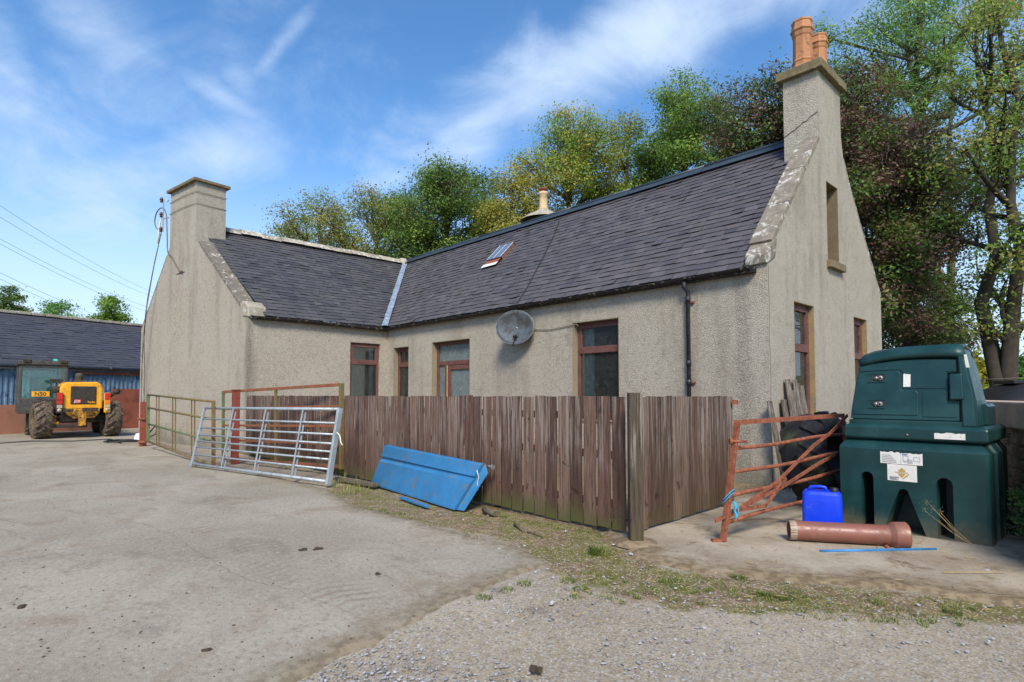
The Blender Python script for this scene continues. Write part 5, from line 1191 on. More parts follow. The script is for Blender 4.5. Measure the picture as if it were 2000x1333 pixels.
# black ribbed plastic tank beyond the wall
bc = dep(2040, 790, 11.5); bt_ = thing('water_tank', 'black ribbed plastic tank showing above the stone wall', 'tank', (bc.x, bc.y, 0))
mb = MB(); ns = 40; nl = 12; vs = []
for i in range(nl + 1):
    el_ = (math.pi / 2) * i / nl
    for k in range(ns):
        an = 2 * math.pi * k / ns; rib = 1 + (.045 if (k // 2) % 2 else 0) * math.cos(el_)
        vs.append(V((bc.x, bc.y, 0)) + RT * (1.35 * math.cos(an) * math.cos(el_) ** .7 * rib) + FW * (1.2 * math.sin(an) * math.cos(el_) ** .7 * rib) + V((0, 0, .95 + .72 * math.sin(el_))))
for k in range(ns): an = 2 * math.pi * k / ns; vs.append(V((bc.x, bc.y, 0)) + RT * 1.35 * math.cos(an) + FW * 1.2 * math.sin(an))
fs = [(i * ns + k, i * ns + (k + 1) % ns, (i + 1) * ns + (k + 1) % ns, (i + 1) * ns + k) for i in range(nl) for k in range(ns)] + [((nl + 1) * ns + k, (nl + 1) * ns + (k + 1) % ns, (k + 1) % ns, k) for k in range(ns)]
mb.add(vs, fs, smooth=True); mb.build('tank_shell', BLACKP, bt_)
mb = MB(); q = V((bc.x, bc.y, 1.66)); mb.box(q - RT * .35, (.9, .5, .07), rz=YAW); mb.lathe([(.28, 0), (.3, .05), (.27, .12), (.02, .14)], q + RT * .25, n=20); mb.build('tank_cover', BLACKP, bt_, bevel=.01)
# fence wire beyond
mb = MB(); mb.tube([dep(1850, 745, 14), dep(2060, 735, 12.5)], .006, 5); tag(mb.build('fence_wire', WIREG), 'thin wire strung behind the stone wall near the tree trunk', 'wire')

# ------------------------------------------------------------------ barn
b0, b1 = gz(0, 849), gz(270, 836); bdv = (b1 - b0).normalized(); bnv = V((-bdv.y, bdv.x, 0)); bnv = bnv if bnv.dot(CAM - b0) < 0 else -bnv  # bnv away from camera
B0 = b0 - bdv * 10; BL_ = 28
barn = thing('barn', 'long low farm shed with slate roof and blue corrugated front', 'barn', B0)
def Bp(s, d, z): return B0 + bdv * s + bnv * d + V((0, 0, z))
mb = MB()
s = 0; per = .17; vs = []
prof = [(0, 0), (.05, 0), (.07, -.035), (.12, -.035), (.14, 0)]
while s < BL_:
    for ds, dd_ in prof: vs.append((s + ds, dd_)); 
    s += per
P_ = []
for a, b in vs: P_ += [Bp(a, b, .6), Bp(a, b, 2.42)]
mb.add(P_, [(2 * i, 2 * i + 2, 2 * i + 3, 2 * i + 1) for i in range(len(vs) - 1)]); mb.build('corrugated_cladding', BLUES, barn, recalc=False)
mb = MB(); mb.prism([Bp(0, .08, 0), Bp(BL_, .08, 0), Bp(BL_, .08, 2.44), Bp(0, .08, 2.44)], bnv * 7); mb.build('wall', DARKM, barn)
mb = MB(); mb.prism([Bp(0, -.06, 0), Bp(13.6, -.06, 0), Bp(13.6, -.06, 1.05), Bp(0, -.06, 1.05)], bnv * .05); mb.build('lower_panel', RUSTPANEL, barn)
mb = MB(); mb.prism([Bp(13.62, -.10, 0), Bp(BL_, -.10, 0), Bp(BL_, -.10, 1.66), Bp(13.62, -.10, 1.66)], bnv * .06); mb.build('lower_panel', TOMATO, barn)
mb = MB(); s0 = 12.3; mb.beam(Bp(s0, -.09, 2.28), Bp(BL_, -.09, 2.28), .06, .09); mb.beam(Bp(s0, -.09, 1.0), Bp(s0, -.09, 2.3), .06, .09, up=bdv); mb.build('door_rail', TOMATO, barn)
mb = MB(); mb.beam(Bp(0, -.03, 2.385), Bp(BL_, -.03, 2.385), .05, .07); mb.build('pale_trim', simple('trim_grey', (160, 168, 176), .5), barn)
mb = MB(); mb.tube([Bp(0, -.22, 2.475), Bp(BL_, -.22, 2.475)], .075, 10); 
for i in range(9): mb.tube([Bp(i * 3.1 + 1, -.22, 2.475), Bp(i * 3.1 + 1.2, -.22, 2.475)], .09, 10)
mb.build('gutter', PIPEB, barn)
rv = V((0, 0, 0)) + bnv * 3.7 + V((0, 0, 2.28)); rL = rv.length; rvn = rv.normalized(); rnn = bdv.cross(rvn).normalized(); rnn = rnn if rnn.z > 0 else -rnn
mb = MB(); mb.add([Bp(-.3, -.2, 2.5), Bp(BL_, -.2, 2.5), Bp(BL_, 3.5, 4.78), Bp(-.3, 3.5, 4.78)], [(0, 1, 2, 3)]); mb.add([Bp(-.3, 3.5, 4.78), Bp(BL_, 3.5, 4.78), Bp(BL_, 7.3, 2.5), Bp(-.3, 7.3, 2.5)], [(0, 1, 2, 3)]); br_ = mb.build('roof', UNDER, barn, recalc=False)
slates(Bp(0, -.2, 2.5), bdv, rvn, rnn, rL - .03, lambda v: (-.3, BL_), BARNSLATE, 'slate_covering', barn, expo=.2, wd=.34, seed=8, lift=.018).parent = br_
mb = MB(); x = -.3; rg = random.Random(3)
while x < BL_:
    mb.beam(Bp(x, 3.5, 4.82 + rg.uniform(-.012, .012)), Bp(x + .49, 3.5, 4.82 + rg.uniform(-.01, .01)), .3, .12, rnd=.5); x += .5
mb.build('ridge_tiles', CEMENT, barn, bevel=.02, parent=br_)
# unseen building added behind the camera to give the front windows a dark reflection
sd = thing('reflection_backdrop', 'unseen dark steading block added behind the camera for the front windows to reflect', 'reflection backdrop', (-25, -18, 0))
mb = MB(); mb.prism([(-44, -15, 0), (-8, -15, 0), (-8, -15, 4.6), (-44, -15, 4.6)], (0, -7, 0)); mb.build('wall', RUBBLE, sd)
mb = MB(); mb.add([(-44.3, -14.7, 4.5), (-7.7, -14.7, 4.5), (-7.7, -18.5, 8), (-44.3, -18.5, 8), (-44.3, -22.3, 4.5), (-7.7, -22.3, 4.5)], [(0, 1, 2, 3), (3, 2, 5, 4)]); mb.build('roof', SLATEW, sd, recalc=False)
mb = MB()
for x in (-38, -30, -22, -14): mb.box((x, -14.96, 1.6), (2.6, .1, 3.2))
mb.build('backdrop_door', DARKM, sd)
# orange tub, far left
ob_ = gz(-6, 842); tb = thing('plastic_tub', 'bright orange-red plastic tub at the left picture edge by the barn', 'tub', ob_)
mb = MB(); mb.lathe([(.02, .0), (.26, .0), (.34, .12), (.31, .3), (.2, .42), (.22, .45), (.02, .46)], ob_, n=24); mb.build('tub_shell', ORGP, tb)
mb = MB(); mb.lathe([(.345, .10), (.36, .12), (.345, .14)], ob_, n=24); mb.build('tub_rim', ORGP, tb)

# ------------------------------------------------------------------ telehandler
vo = gz(150, 855); va_ = R(42.5); vf = (FW * math.cos(va_) - RT * math.sin(va_)).normalized(); vr = V((vf.y, -vf.x, 0))
th = thing('telehandler', 'muddy yellow farm telehandler parked in front of the blue barn', 'telehandler', vo)
TX = Matrix(((vr.x, vf.x, 0, vo.x), (vr.y, vf.y, 0, vo.y), (0, 0, 1, 0), (0, 0, 0, 1)))
def tmb(): return MB(TX)
RIMM = simple('rim_muddy', (112, 92, 62), .9, 0, .3, 8, .4, (70, 58, 46), .45)
def wheel(x, y, r=.61, wd=.46, turn=0):
    c = TX @ V((x, y, r - .01)); ax = (TX.to_3x3() @ (Matrix.Rotation(turn, 3, 'Z') @ V((1, 0, 0)))).normalized(); x_ = ax.orthogonal().normalized(); y_ = ax.cross(x_)
    mb = MB(); mb.lathe([(r * .5, -wd * .4), (r * .62, -wd * .5), (r * .82, -wd * .52), (r * .93, -wd * .42), (r * .95, 0), (r * .93, wd * .42), (r * .82, wd * .52), (r * .62, wd * .5), (r * .5, wd * .4)], c, axis=ax, n=36)
    lugs(mb, c, ax, x_, y_, r * .955, wd, 15, .035, .075, .30); o = mb.build('wheel', MUDT, th, recalc=False)
    mb = MB(); mb.lathe([(.02, wd * .1), (r * .2, wd * .12), (r * .28, wd * .05), (r * .46, wd * .1), (r * .5, wd * .4), (r * .53, wd * .43)], c, axis=ax, n=24); mb.lathe([(.02, -wd * .1), (r * .2, -wd * .12), (r * .28, -wd * .05), (r * .46, -wd * .1), (r * .5, -wd * .4), (r * .53, -wd * .43)], c, axis=ax, n=24); mb.build('rim', RIMM, th, recalc=False, parent=o)
wheel(-.92, .1, turn=.1); wheel(.92, .1, turn=.1); wheel(-.98, 2.75); wheel(.98, 2.75)
# chassis
mb = tmb(); mb.box((0, 1.4, .72), (.85, 3.4, .35)); mb.box((0, .1, .62), (1.5, .22, .22)); mb.box((0, 2.75, .62), (1.5, .22, .22)); mb.box((-.62, 1.3, .75), (.5, 1.6, .4)); mb.tube([(-.75, .0, .55), (.75, .0, .55)], .06, 8); mb.build('chassis', DARKM, th, bevel=.02)
# axle yellow bracket and tow hitch
mb = tmb(); mb.prism([(-.42, -.42, .98), (.55, -.42, .98), (.55, -.42, .82), (.42, -.42, .66), (-.15, -.42, .64), (-.32, -.42, .78)], (0, .25, 0)); mb.box((.08, -.42, .55), (.2, .2, .3)); mb.box((-.62, -.2, .58), (.1, .1, .34)); mb.box((-.62, -.25, .50), (.26, .1, .09)); mb.build('hitch_frame', YELD, th, bevel=.015)
mb = tmb(); mb.box((.28, -.56, .93), (.42, .06, .12)); mb.box((-.3, -.55, .9), (.26, .05, .1)); mb.build('number_plate_box', DARKM, th, bevel=.01)
mb = tmb(); mb.box((0.08, -.38, .43), (.3, .14, .16)); mb.box((-.35, -.3, .4), (.7, .1, .1)); mb.build('tow_hitch', DARKM, th, bevel=.02)
# engine cover with rounded shoulders
mb = tmb(); xl, xr = -.52, .62; sec = [(xl, .95), (xl, 1.62), (xl + .05, 1.74), (xl + .16, 1.82), (xr - .16, 1.84), (xr - .05, 1.76), (xr, 1.64), (xr, .95)]
y0 = -.42
mb.prism([(x, y0 + .0, z) for x, z in sec], (0, 1.5, 0)); mb.build('engine_cover', YEL, th, bevel=.045)
mb = tmb(); mb.box((.10, y0 - .005, 1.40), (.68, .05, .58)); gr = mb.build('grille', DARKM, th, bevel=.02)
mb = tmb()
for i in range(14): mb.box((.10, y0 - .033, 1.16 + i * .036), (.58, .008, .010))
mb.build('grille_slat', simple('grille_metal', (70, 66, 58), .6), th, parent=gr)
tu = TX.to_3x3() @ V((1, 0, 0)); tnn = TX.to_3x3() @ V((0, -1, 0))
mb = tmb(); mb.prism([(-.16, y0 - .040, 1.13), (.02, y0 - .040, 1.15), (.04, y0 - .040, 1.25), (-.13, y0 - .040, 1.27)], (0, .006, 0)); mb.build('red_badge', REDLOGO, th, parent=gr)
text_mesh('JCB', .10, 'badge_letters', WHITEP, th, TX @ V((-.14, y0 - .045, 1.165)), tu, tnn, ext=.001)
text_mesh('Turbo', .085, 'badge_letters', YEL, th, TX @ V((.20, y0 - .042, 1.145)), tu, tnn, ext=.002, bold=.003)
mb = tmb(); mb.box((.05, .3, 1.80), (.8, .9, .035)); mb.build('cover_lid', YELD, th, bevel=.02)
# exhaust / pre-cleaner / work lamps
mb = tmb(); mb.lathe([(.10, 0), (.10, .10), (.12, .12), (.12, .2), (.08, .25), (.02, .26)], (.02, .1, 1.88), n=18); mb.box((.02, .1, 1.86), (.3, .2, .06)); mb.build('air_intake', CABM, th)
mb = tmb(); mb.lathe([(.12, -.02), (.12, .02), (.11, .03), (.02, .035)], (-.60, -.30, 1.58), axis=(0, -1, 0), n=22); mb.tube([(-.60, -.28, 1.58), (-.55, .1, 1.5)], .02, 6); mb.build('mirror', DARKM, th)
mb = tmb(); mb.box((-.60, -.28, 1.88), (.34, .12, .08)); mb.box((-.60, -.28, 1.83), (.2, .1, .08)); mb.tube([(-.6, -.28, 1.8), (-.6, -.1, 1.55)], .02, 6); mb.build('work_lamp', DARKM, th, bevel=.02)
mb = tmb(); mb.tube([(.9, .3, 1.3), (1.0, .2, 1.42), (1.08, .2, 1.5)], .03, 8); mb.lathe([(.08, 0), (.1, .08), (.02, .1)], (1.08, .16, 1.52), axis=(0, -1, 0), n=14); mb.box((.95, .2, 1.45), (.2, .1, .1)); mb.build('side_lamp', DARKM, th)
# mudguards, tail lamps
for c_, z_s in (((-.72, .45, 1.02), (.35, .7, .5)), ((.78, .45, 1.0), (.3, .7, .4))): mb = tmb(); mb.box(c_, z_s); mb.build('side_tank', DARKM, th, bevel=.03)
for sx_, lst in ((-1, -.52), (1, .74)):
    mb = tmb(); mb.box((lst, y0 - .06, 1.15), (.18, .06, .66)); lp = mb.build('tail_lamp', YEL if sx_ > 0 else DARKM, th, bevel=.02)
    mb = tmb(); mb.box((lst, y0 - .095, 1.36), (.15, .03, .22)); mb.build('red_lens', REDL, th, parent=lp, bevel=.008)
    mb = tmb(); mb.box((lst, y0 - .095, 1.17), (.15, .03, .12)); mb.build('orange_lens', REDL if sx_ < 0 else ORANGE, th, parent=lp, bevel=.008)
    mb = tmb(); mb.lathe([(.06, 0), (.06, .03), (.01, .035)], (lst, y0 - .08, .92), axis=(0, -1, 0), n=16); mb.box((lst, y0 - .09, 1.04), (.14, .03, .1)); mb.build('reversing_lens', CLEARL, th, parent=lp)
# cab
mb = tmb(); cx0, cx1, cy0, cy1 = -1.50, -.22, .75, 2.3; pw = .09
for (x, y) in ((cx0, cy0), (cx1, cy0), (cx0, cy1), (cx1, cy1)): mb.box((x + (pw / 2 if x == cx0 else -pw / 2), y, 1.72), (pw, pw, 1.45))
mb.box(((cx0 + cx1) / 2, (cy0 + cy1) / 2, 1.0), (cx1 - cx0, cy1 - cy0 + .08, .40)); mb.box(((cx0 + cx1) / 2, (cy0 + cy1) / 2, 2.47), (cx1 - cx0 + .06, cy1 - cy0 + .2, .14)); mb.box(((cx0 + cx1) / 2, cy0, 2.36), (cx1 - cx0, pw, .1)); mb.box(((cx0 + cx1) / 2, cy0, 1.25), (cx1 - cx0, pw * .9, .12))
cb = mb.build('cab', CABM, th, bevel=.02)
for xx in (cx0 + .2, cx1 - .14): mb = tmb(); mb.box((xx, cy0 - .08, 2.52), (.2, .12, .11)); mb.build('roof_lamp', DARKM, th, parent=cb, bevel=.02)
mb = tmb(); mb.box((cx1 - .33, cy0 + .3, 2.59), (.12, .1, .08)); mb.build('roof_light', simple('green_lens', (80, 190, 170), .3), th, parent=cb)
mb = tmb(); mb.prism([(cx0 + pw, cy0, 1.31), (cx1 - pw, cy0, 1.31), (cx1 - pw, cy0, 2.31), (cx0 + pw, cy0, 2.31)], (0, .006, 0)); mb.prism([(cx0 + .02, cy0 + .05, 1.2), (cx0 + .02, cy1 - .05, 1.2), (cx0 + .02, cy1 - .05, 2.4), (cx0 + .02, cy0 + .05, 2.4)], (.006, 0, 0)); mb.prism([(cx0 + pw, cy1, 1.25), (cx1 - pw, cy1, 1.25), (cx1 - pw, cy1, 2.4), (cx0 + pw, cy1, 2.4)], (0, .006, 0)); mb.build('pane', CABGLASS, th, parent=cb)
mb = tmb(); mb.box((-.86, 1.35, 1.45), (.5, .45, .14)); mb.box((-.86, 1.12, 1.72), (.5, .12, .6), rx=.1); mb.build('seat', simple('seat_cover', (126, 170, 164), .8), th, bevel=.05)
mb = tmb(); mb.box((-.93, cy0 - .06, 1.44), (.46, .02, .17)); yp = mb.build('number_plate', YEL, th, bevel=.004)
text_mesh('N50', .17, 'plate_letters', BLACKP, th, TX @ V((-1.09, cy0 - .073, 1.385)), tu, tnn, ext=.001, bold=.003)
# boom on the right
mb = tmb(); mb.box((.25, 1.9, 1.35), (.34, 3.4, .38)); mb.build('boom', YELD, th, bevel=.02)
# hose coil, cable and white box near the green gate
hc = gz(236, 863, .02); mb = MB(); pp = []
for k in range(70):
    a = k / 69 * math.pi * 6; r = .38 + .05 * math.sin(a * .37); pp.append(hc + RT * r * math.cos(a) + FW * r * .9 * math.sin(a) + V((0, 0, .02 + .012 * math.sin(a * 1.7) + .01 * k / 69)))
pp += [hc + RT * .6 + V((0, 0, .03)), hc + RT * .85 + FW * .3 + V((0, 0, .2)), hc + RT * .8 + FW * .4 + V((0, 0, .5)), hc + RT * .55 + FW * .3 + V((0, 0, .1))]
mb.tube(pp, .02, 6); tag(mb.build('hose_coil', BLACKP), 'black hose coiled on the concrete near the red-brown post', 'hose')
wb = gz(266, 863); mb = MB(); mb.prism([wb + RT * -.07 + V((0, 0, .02)), wb + RT * .09 + V((0, 0, .0)), wb + RT * .10 + V((0, 0, .26)), wb + RT * -.02 + V((0, 0, .24)), wb + RT * -.07 + V((0, 0, .14))], FW * .12); tag(mb.build('white_box', WHITEP, bevel=.006), 'small white plastic box standing by the red-brown post', 'box')
mb = MB(); mb.tube([gz(0, 866, .015), gz(60, 862, .015), gz(140, 862, .015), gz(215, 858, .015), gz(236, 866, .015)], .02, 6); tag(mb.build('ground_cable', BLACKP), 'black cable lying across the yard beneath the telehandler', 'cable')

# ------------------------------------------------------------------ overhead lines
lines = [((-60, 363), (300, 572), 'uppermost faint overhead line left of the chimney'), ((-60, 388), (300, 581), 'second overhead line down, close below the uppermost'), ((-60, 434), (300, 604), 'upper line of the middle overhead pair'), ((-60, 444), (300, 613), 'lower line of the middle overhead pair'), ((-60, 504), (300, 652), 'upper line of the lowest overhead pair'), ((-60, 517), (300, 660), 'lowest of all the overhead lines')]
for (a, b, l) in lines:
    A, B = dep(a[0], a[1], 38), dep(b[0], b[1], 75); mb = MB(); mb.tube([A.lerp(B, t / 12) - V((0, 0, 2.0 * (1 - (2 * t / 12 - 1) ** 2) * .25)) for t in range(13)], .014, 4); tag(mb.build('power_line', WIREP), l, 'power line', 'overhead power lines')

# ------------------------------------------------------------------ trees
def tubes_np(segs, sides=5):
    """segs: list of (pts Nx3, radii N)"""
    V_, F_ = [], []; o = 0; ang = np.arange(sides) * 2 * np.pi / sides
    for P_, r in segs:
        P_ = np.asarray(P_, float); n = len(P_); d = np.gradient(P_, axis=0); d /= np.linalg.norm(d, axis=1)[:, None] + 1e-9
        ref = np.array([.3, .1, .95]) if abs(d[0][2]) < .9 else np.array([1., 0, 0])
        x = np.cross(d, ref); x /= np.linalg.norm(x, axis=1)[:, None] + 1e-9; y = np.cross(d, x)
        ring = P_[:, None, :] + (x[:, None, :] * np.cos(ang)[None, :, None] + y[:, None, :] * np.sin(ang)[None, :, None]) * np.asarray(r)[:, None, None]
        V_.append(ring.reshape(-1, 3)); i = np.arange(n - 1)[:, None] * sides; k = np.arange(sides)[None, :]; k2 = (k + 1) % sides
        F_.append((np.stack([i + k, i + k2, i + sides + k2, i + sides + k], -1).reshape(-1, 4)) + o); o += n * sides
    return np.concatenate(V_), np.concatenate(F_)
def mesh_np(name, Vv, Ff, mat, parent, loc, rnd=None, smooth=True):
    me = bpy.data.meshes.new(name); Vv = Vv - np.array(loc); me.vertices.add(len(Vv)); me.vertices.foreach_set('co', Vv.astype(np.float32).ravel())
    me.loops.add(Ff.size); me.loops.foreach_set('vertex_index', Ff.astype(np.int32).ravel()); me.polygons.add(len(Ff)); me.polygons.foreach_set('loop_start', np.arange(0, Ff.size, Ff.shape[1], dtype=np.int32))
    me.update(calc_edges=True); me.polygons.foreach_set('use_smooth', [smooth] * len(Ff))
    if rnd is not None: a = me.attributes.new('rnd', 'FLOAT', 'FACE'); a.data.foreach_set('value', rnd.astype(np.float32))
    me.materials.append(mat); o = bpy.data.objects.new(name, me); COL.objects.link(o)
    if parent: o.parent = parent
    return o
def leaf_quads(C, size, rg, tilt=None, aspect=.5):
    n = len(C); a = rg.normal(size=(n, 3)); a /= np.linalg.norm(a, axis=1)[:, None]; b = rg.normal(size=(n, 3)); b -= a * (a * b).sum(1)[:, None]; b /= np.linalg.norm(b, axis=1)[:, None]
    nv = rg.normal(size=(n, 3)) * .55 + np.array([0, 0, .75]) + (0 if tilt is None else tilt * .8)          # leaves spread outwards and face the light
    nv /= np.linalg.norm(nv, axis=1)[:, None]; a = np.cross(nv, b); a /= np.linalg.norm(a, axis=1)[:, None] + 1e-9; b = np.cross(nv, a); s = size * rg.uniform(.6, 1.3, (n, 1))
    q = np.stack([C - a * s, C - b * s * aspect + np.array([0, 0, .0]), C + a * s, C + b * s * aspect], 1); return q.reshape(-1, 3), np.arange(4 * n).reshape(n, 4)
def tree(name, label, px, D, top, wpx, lobes, mats, leaf=0.075, nclus=325, nleaf=85, seed=1, trunk_r=.25, crown0=.2, bark=BARK, base_px=None, stems=1, csize=.52, flat=.75, leafn='crown', dz=0, extra=()):
    rg = np.random.default_rng(seed); bx = base_px if base_px else px
    base = dep(bx, 760, D); base.z = dz; cxy = dep(px, 700, D); topz = (dep(px, top, D)).z; Rr = wpx / 2 / F * D; Ht = topz - dz
    t = thing(name, label, 'tree', tuple(base), 'trees beyond the cottage' if D < 60 and px > 300 else ('small trees behind the barn' if px < 300 else None))
    b = np.array(base); segs = []; c0 = Ht * crown0; cen = np.array([cxy.x, cxy.y, dz]); 
    # lobes: ellipsoid centres spread through crown
    LB = []
    lobes = int(lobes * 1.5); nclus = int(nclus * (1.3 if D > 22 and px > 300 else 1)); nleaf = int(nleaf * (1.25 if D > 22 and px > 300 else 1))
    for i in range(lobes):
        zf = (i + .5) / lobes; zf = zf ** .9; z = dz + c0 + (Ht - c0) * (.12 + .74 * zf); wr = max(.3, (1 - zf ** 4.5) ** .6)
        an = i * 2.4 + rg.uniform(-.5, .5); rr = Rr * wr * rg.uniform(.5, .95); rad = Rr * rg.uniform(.30, .44)
        LB.append((cen + np.array([math.cos(an) * rr, math.sin(an) * rr, z - dz]), rad))
    LB.append((cen + np.array([0, 0, Ht - Rr * .33]), Rr * .34)); LB.append((cen + np.array([0, 0, c0 + (Ht - c0) * .5]), Rr * .5))
    for (epx, epy, er) in extra: p = dep(epx, epy, D); LB.append((np.array(p), er))
    tops = []
    for s in range(stems):
        off = np.array([math.cos(s * 2.5) * .5, math.sin(s * 2.5) * .5, 0]) * (Rr * .25 if stems > 1 else 0); n = 9; tp = cen + off + np.array([0, 0, Ht * .8])
        P_ = np.array([b + (tp - b) * (k / (n - 1)) + (off * math.sin(k / (n - 1) * 2.2) * .3 + rg.normal(size=3) * .12 * (0 < k)) * np.array([1, 1, 0]) for k in range(n)]); P_[:, :2] = P_[:, :2]
        rad = [trunk_r * (1.25 if k == 0 else 1) * (1 - .82 * k / (n - 1)) / (1 if stems == 1 else 1.25) for k in range(n)]; segs.append((P_, rad)); tops.append((P_, rad))
    clus = []; clr = []; cdir = []; tot = sum(r ** 2 for _, r in LB)
    for (c, rad) in LB:
        P_, rd = tops[rg.integers(len(tops))]; hz_ = min(.92, max(.22, (c[2] - dz - rad * 1.2) / Ht / .8)); k = hz_ * (len(P_) - 1); k0 = int(k); st_ = P_[k0] + (P_[min(k0 + 1, len(P_) - 1)] - P_[k0]) * (k - k0)
        mid = (st_ + c) / 2 + rg.normal(size=3) * rad * .18 + np.array([0, 0, -rad * .1]); n = 7; tt_ = np.linspace(0, 1, n)[:, None]; L_ = (1 - tt_) ** 2 * st_ + 2 * tt_ * (1 - tt_) * mid + tt_ ** 2 * c
        r0 = min(trunk_r * .5, .05 + rad * .05); segs.append((L_, np.linspace(r0, r0 * .35, n)))
        m = max(6, int(nclus * rad ** 2 / tot)); d = rg.normal(size=(m, 3)); d /= np.linalg.norm(d, axis=1)[:, None]; d[:, 2] *= flat; rr = rad * (rg.uniform(.35, 1.08, (m, 1))) ** .6
        pts_ = c + d * rr
        for j, p in enumerate(pts_):
            a = L_[rg.integers(2, n)]; mm = (a + p) / 2 + rg.normal(size=3) * .15 * rad + np.array([0, 0, -.05 * rad]); tw = np.stack([a, (a + mm) / 2 + rg.normal(size=3) * .04, mm, (mm + p) / 2, p + (p - mm) * .15]); segs.append((tw, np.linspace(r0 * .22, .006, 5)))
            cdir.append((p - c) / (np.linalg.norm(p - c) + 1e-6)); clus.append(p); clr.append(rg.normal(0, .16) + (p[2] - c[2]) / rad * .08)
    clus = np.array(clus); clr = np.array(clr); C_c = np.array(cdir); n = len(clus)
    idx = np.repeat(np.arange(n), nleaf); L0 = rg.normal(size=(len(idx), 3)) * np.array([csize, csize, csize * .55]) * .55
    L1 = L0 / (np.linalg.norm(L0, axis=1)[:, None] + 1e-6); cv = C_c[idx]; tl_ = cv * .7 + L1 * .3
    C_ = clus[idx] + L0; q, f = leaf_quads(C_, leaf, rg, tl_); rn = np.clip(.5 + clr[idx] + rg.normal(0, .14, len(idx)), 0, 1)
    Tv, Tf = tubes_np(segs); mesh_np('trunk', Tv, Tf, bark, t, tuple(base))
    if isinstance(mats, (list, tuple)):
        # two leaf colours in separate clumps of one crown
        sel = rg.random(n) < mats[2]; w_ = sel[idx]
        for nm, mt, mk in (('crown', mats[0], ~w_), ('crown', mats[1], w_)):
            C2 = C_[mk]; q, f = leaf_quads(C2, leaf, rg, tl_[mk]); mesh_np(nm, q, f, mt, t, tuple(base), rn[mk], False)
    else: mesh_np('crown', q, f, mats, t, tuple(base), rn, False)
    return t
tree('broadleaf_tree', 'sparse olive tree with bare twigs, second from the left end of the row', 625, 27, 368, 250, 8, (L_OLIVE, L_GREEN, .35), leaf=0.056, nclus=330, nleaf=56, seed=2, trunk_r=.2)
tree('broadleaf_tree', 'thin olive tree with many visible branches beside the dense green one', 725, 26, 348, 230, 7, (L_OLIVE, L_DARK, .3), leaf=0.056, nclus=237, nleaf=52, seed=12, trunk_r=.2)
tree('broadleaf_tree', 'dense dark green tree above the meeting of the two roofs', 870, 25, 300, 320, 10, (L_DARK, L_GREEN, .3), leaf=0.058, nclus=525, nleaf=93, seed=3, trunk_r=.28)
tree('broadleaf_tree', 'yellow-orange leaved tree just behind the small rear chimney pot', 1005, 24, 325, 210, 6, (L_YEL, L_OLIVE, .3), leaf=0.056, nclus=275, nleaf=68, seed=4, trunk_r=.18)
tree('broadleaf_tree', 'tall yellow-green tree over the middle of the main ridge', 1110, 24.5, 205, 320, 10, (L_YEL, L_GREEN, .42), leaf=0.058, nclus=525, nleaf=74, seed=5, trunk_r=.26)
tree('broadleaf_tree', 'airy green tree between the yellow-green and the rounded tree', 1230, 25, 215, 220, 7, (L_GREEN, L_OLIVE, .4), leaf=0.056, nclus=287, nleaf=58, seed=6, trunk_r=.2)
tree('broadleaf_tree', 'rounded bright green tree, tallest left of the front chimney', 1345, 23.5, 142, 290, 10, (L_GREEN, L_DARK, .35), leaf=0.058, nclus=525, nleaf=89, seed=7, trunk_r=.26)
tree('broadleaf_tree', 'lower green tree just left of the front chimney stack', 1440, 22.5, 225, 200, 7, (L_GREEN, L_YEL, .3), leaf=0.056, nclus=300, nleaf=68, seed=8, trunk_r=.2)
tree('broadleaf_tree', 'low olive tree at the far left end of the row, just over the mortared ridge', 560, 28, 440, 130, 6, (L_OLIVE, L_YEL, .35), leaf=.056, nclus=150, nleaf=50, seed=22, trunk_r=.14)
tree('broadleaf_tree', 'mid-green tree filling the row between the olive trees and the dense dark one', 785, 28, 370, 220, 9, (L_GREEN, L_OLIVE, .45), leaf=.056, nclus=360, nleaf=66, seed=23, trunk_r=.2)
tree('broadleaf_tree', 'green tree with upright leafy shoots left of the small rear chimney', 945, 28.5, 330, 220, 9, (L_DARK, L_GREEN, .5), leaf=.056, nclus=380, nleaf=66, seed=24, trunk_r=.2)
tree('broadleaf_tree', 'green tree low behind the ridge between the two tallest middle trees', 1290, 28, 290, 260, 9, (L_GREEN, L_DARK, .5), leaf=.056, nclus=380, nleaf=66, seed=25, trunk_r=.2)
tree('copper_beech', 'dark copper-red leaved tree behind the front chimney and gable', 1665, 18.5, 125, 340, 13, (L_COPPER, L_DARK, .42), leaf=0.056, nclus=1125, nleaf=89, seed=9, trunk_r=.36, crown0=.14, bark=BARKD, extra=((1500, 215, 1.7), (1470, 260, 1.2), (1800, 420, 2.0), (1760, 330, 1.8)))
tree('evergreen_tree', 'very dark green low tree right of the gable behind the tank', 1790, 21.5, 455, 210, 9, (L_DARK, L_COPPER, .2), leaf=.06, nclus=560, nleaf=90, seed=10, trunk_r=.2, crown0=.04, bark=BARKD, csize=.5)
tree('ash_tree', 'tall airy ash tree with feathery green leaves above the copper tree', 1830, 22.5, -80, 420, 12, (L_ASH, L_GREEN, .35), leaf=.060, nclus=300, nleaf=80, seed=11, trunk_r=.26, crown0=.42, bark=BARK, base_px=1850, stems=2, extra=((1600, 70, .5), (1650, 110, .8), (1720, 60, 1.3), (1760, 150, 1.3)))
tree('sycamore_tree', 'big forked dark-trunked tree at the right edge of the picture', 1975, 15, -60, 360, 12, (L_GREEN, L_OLIVE, .5), leaf=.054, nclus=230, nleaf=80, seed=13, trunk_r=.30, crown0=.22, bark=BARKD, base_px=1948, stems=2, extra=((1960, 560, .9), (1920, 620, .6), (2000, 640, .7)))
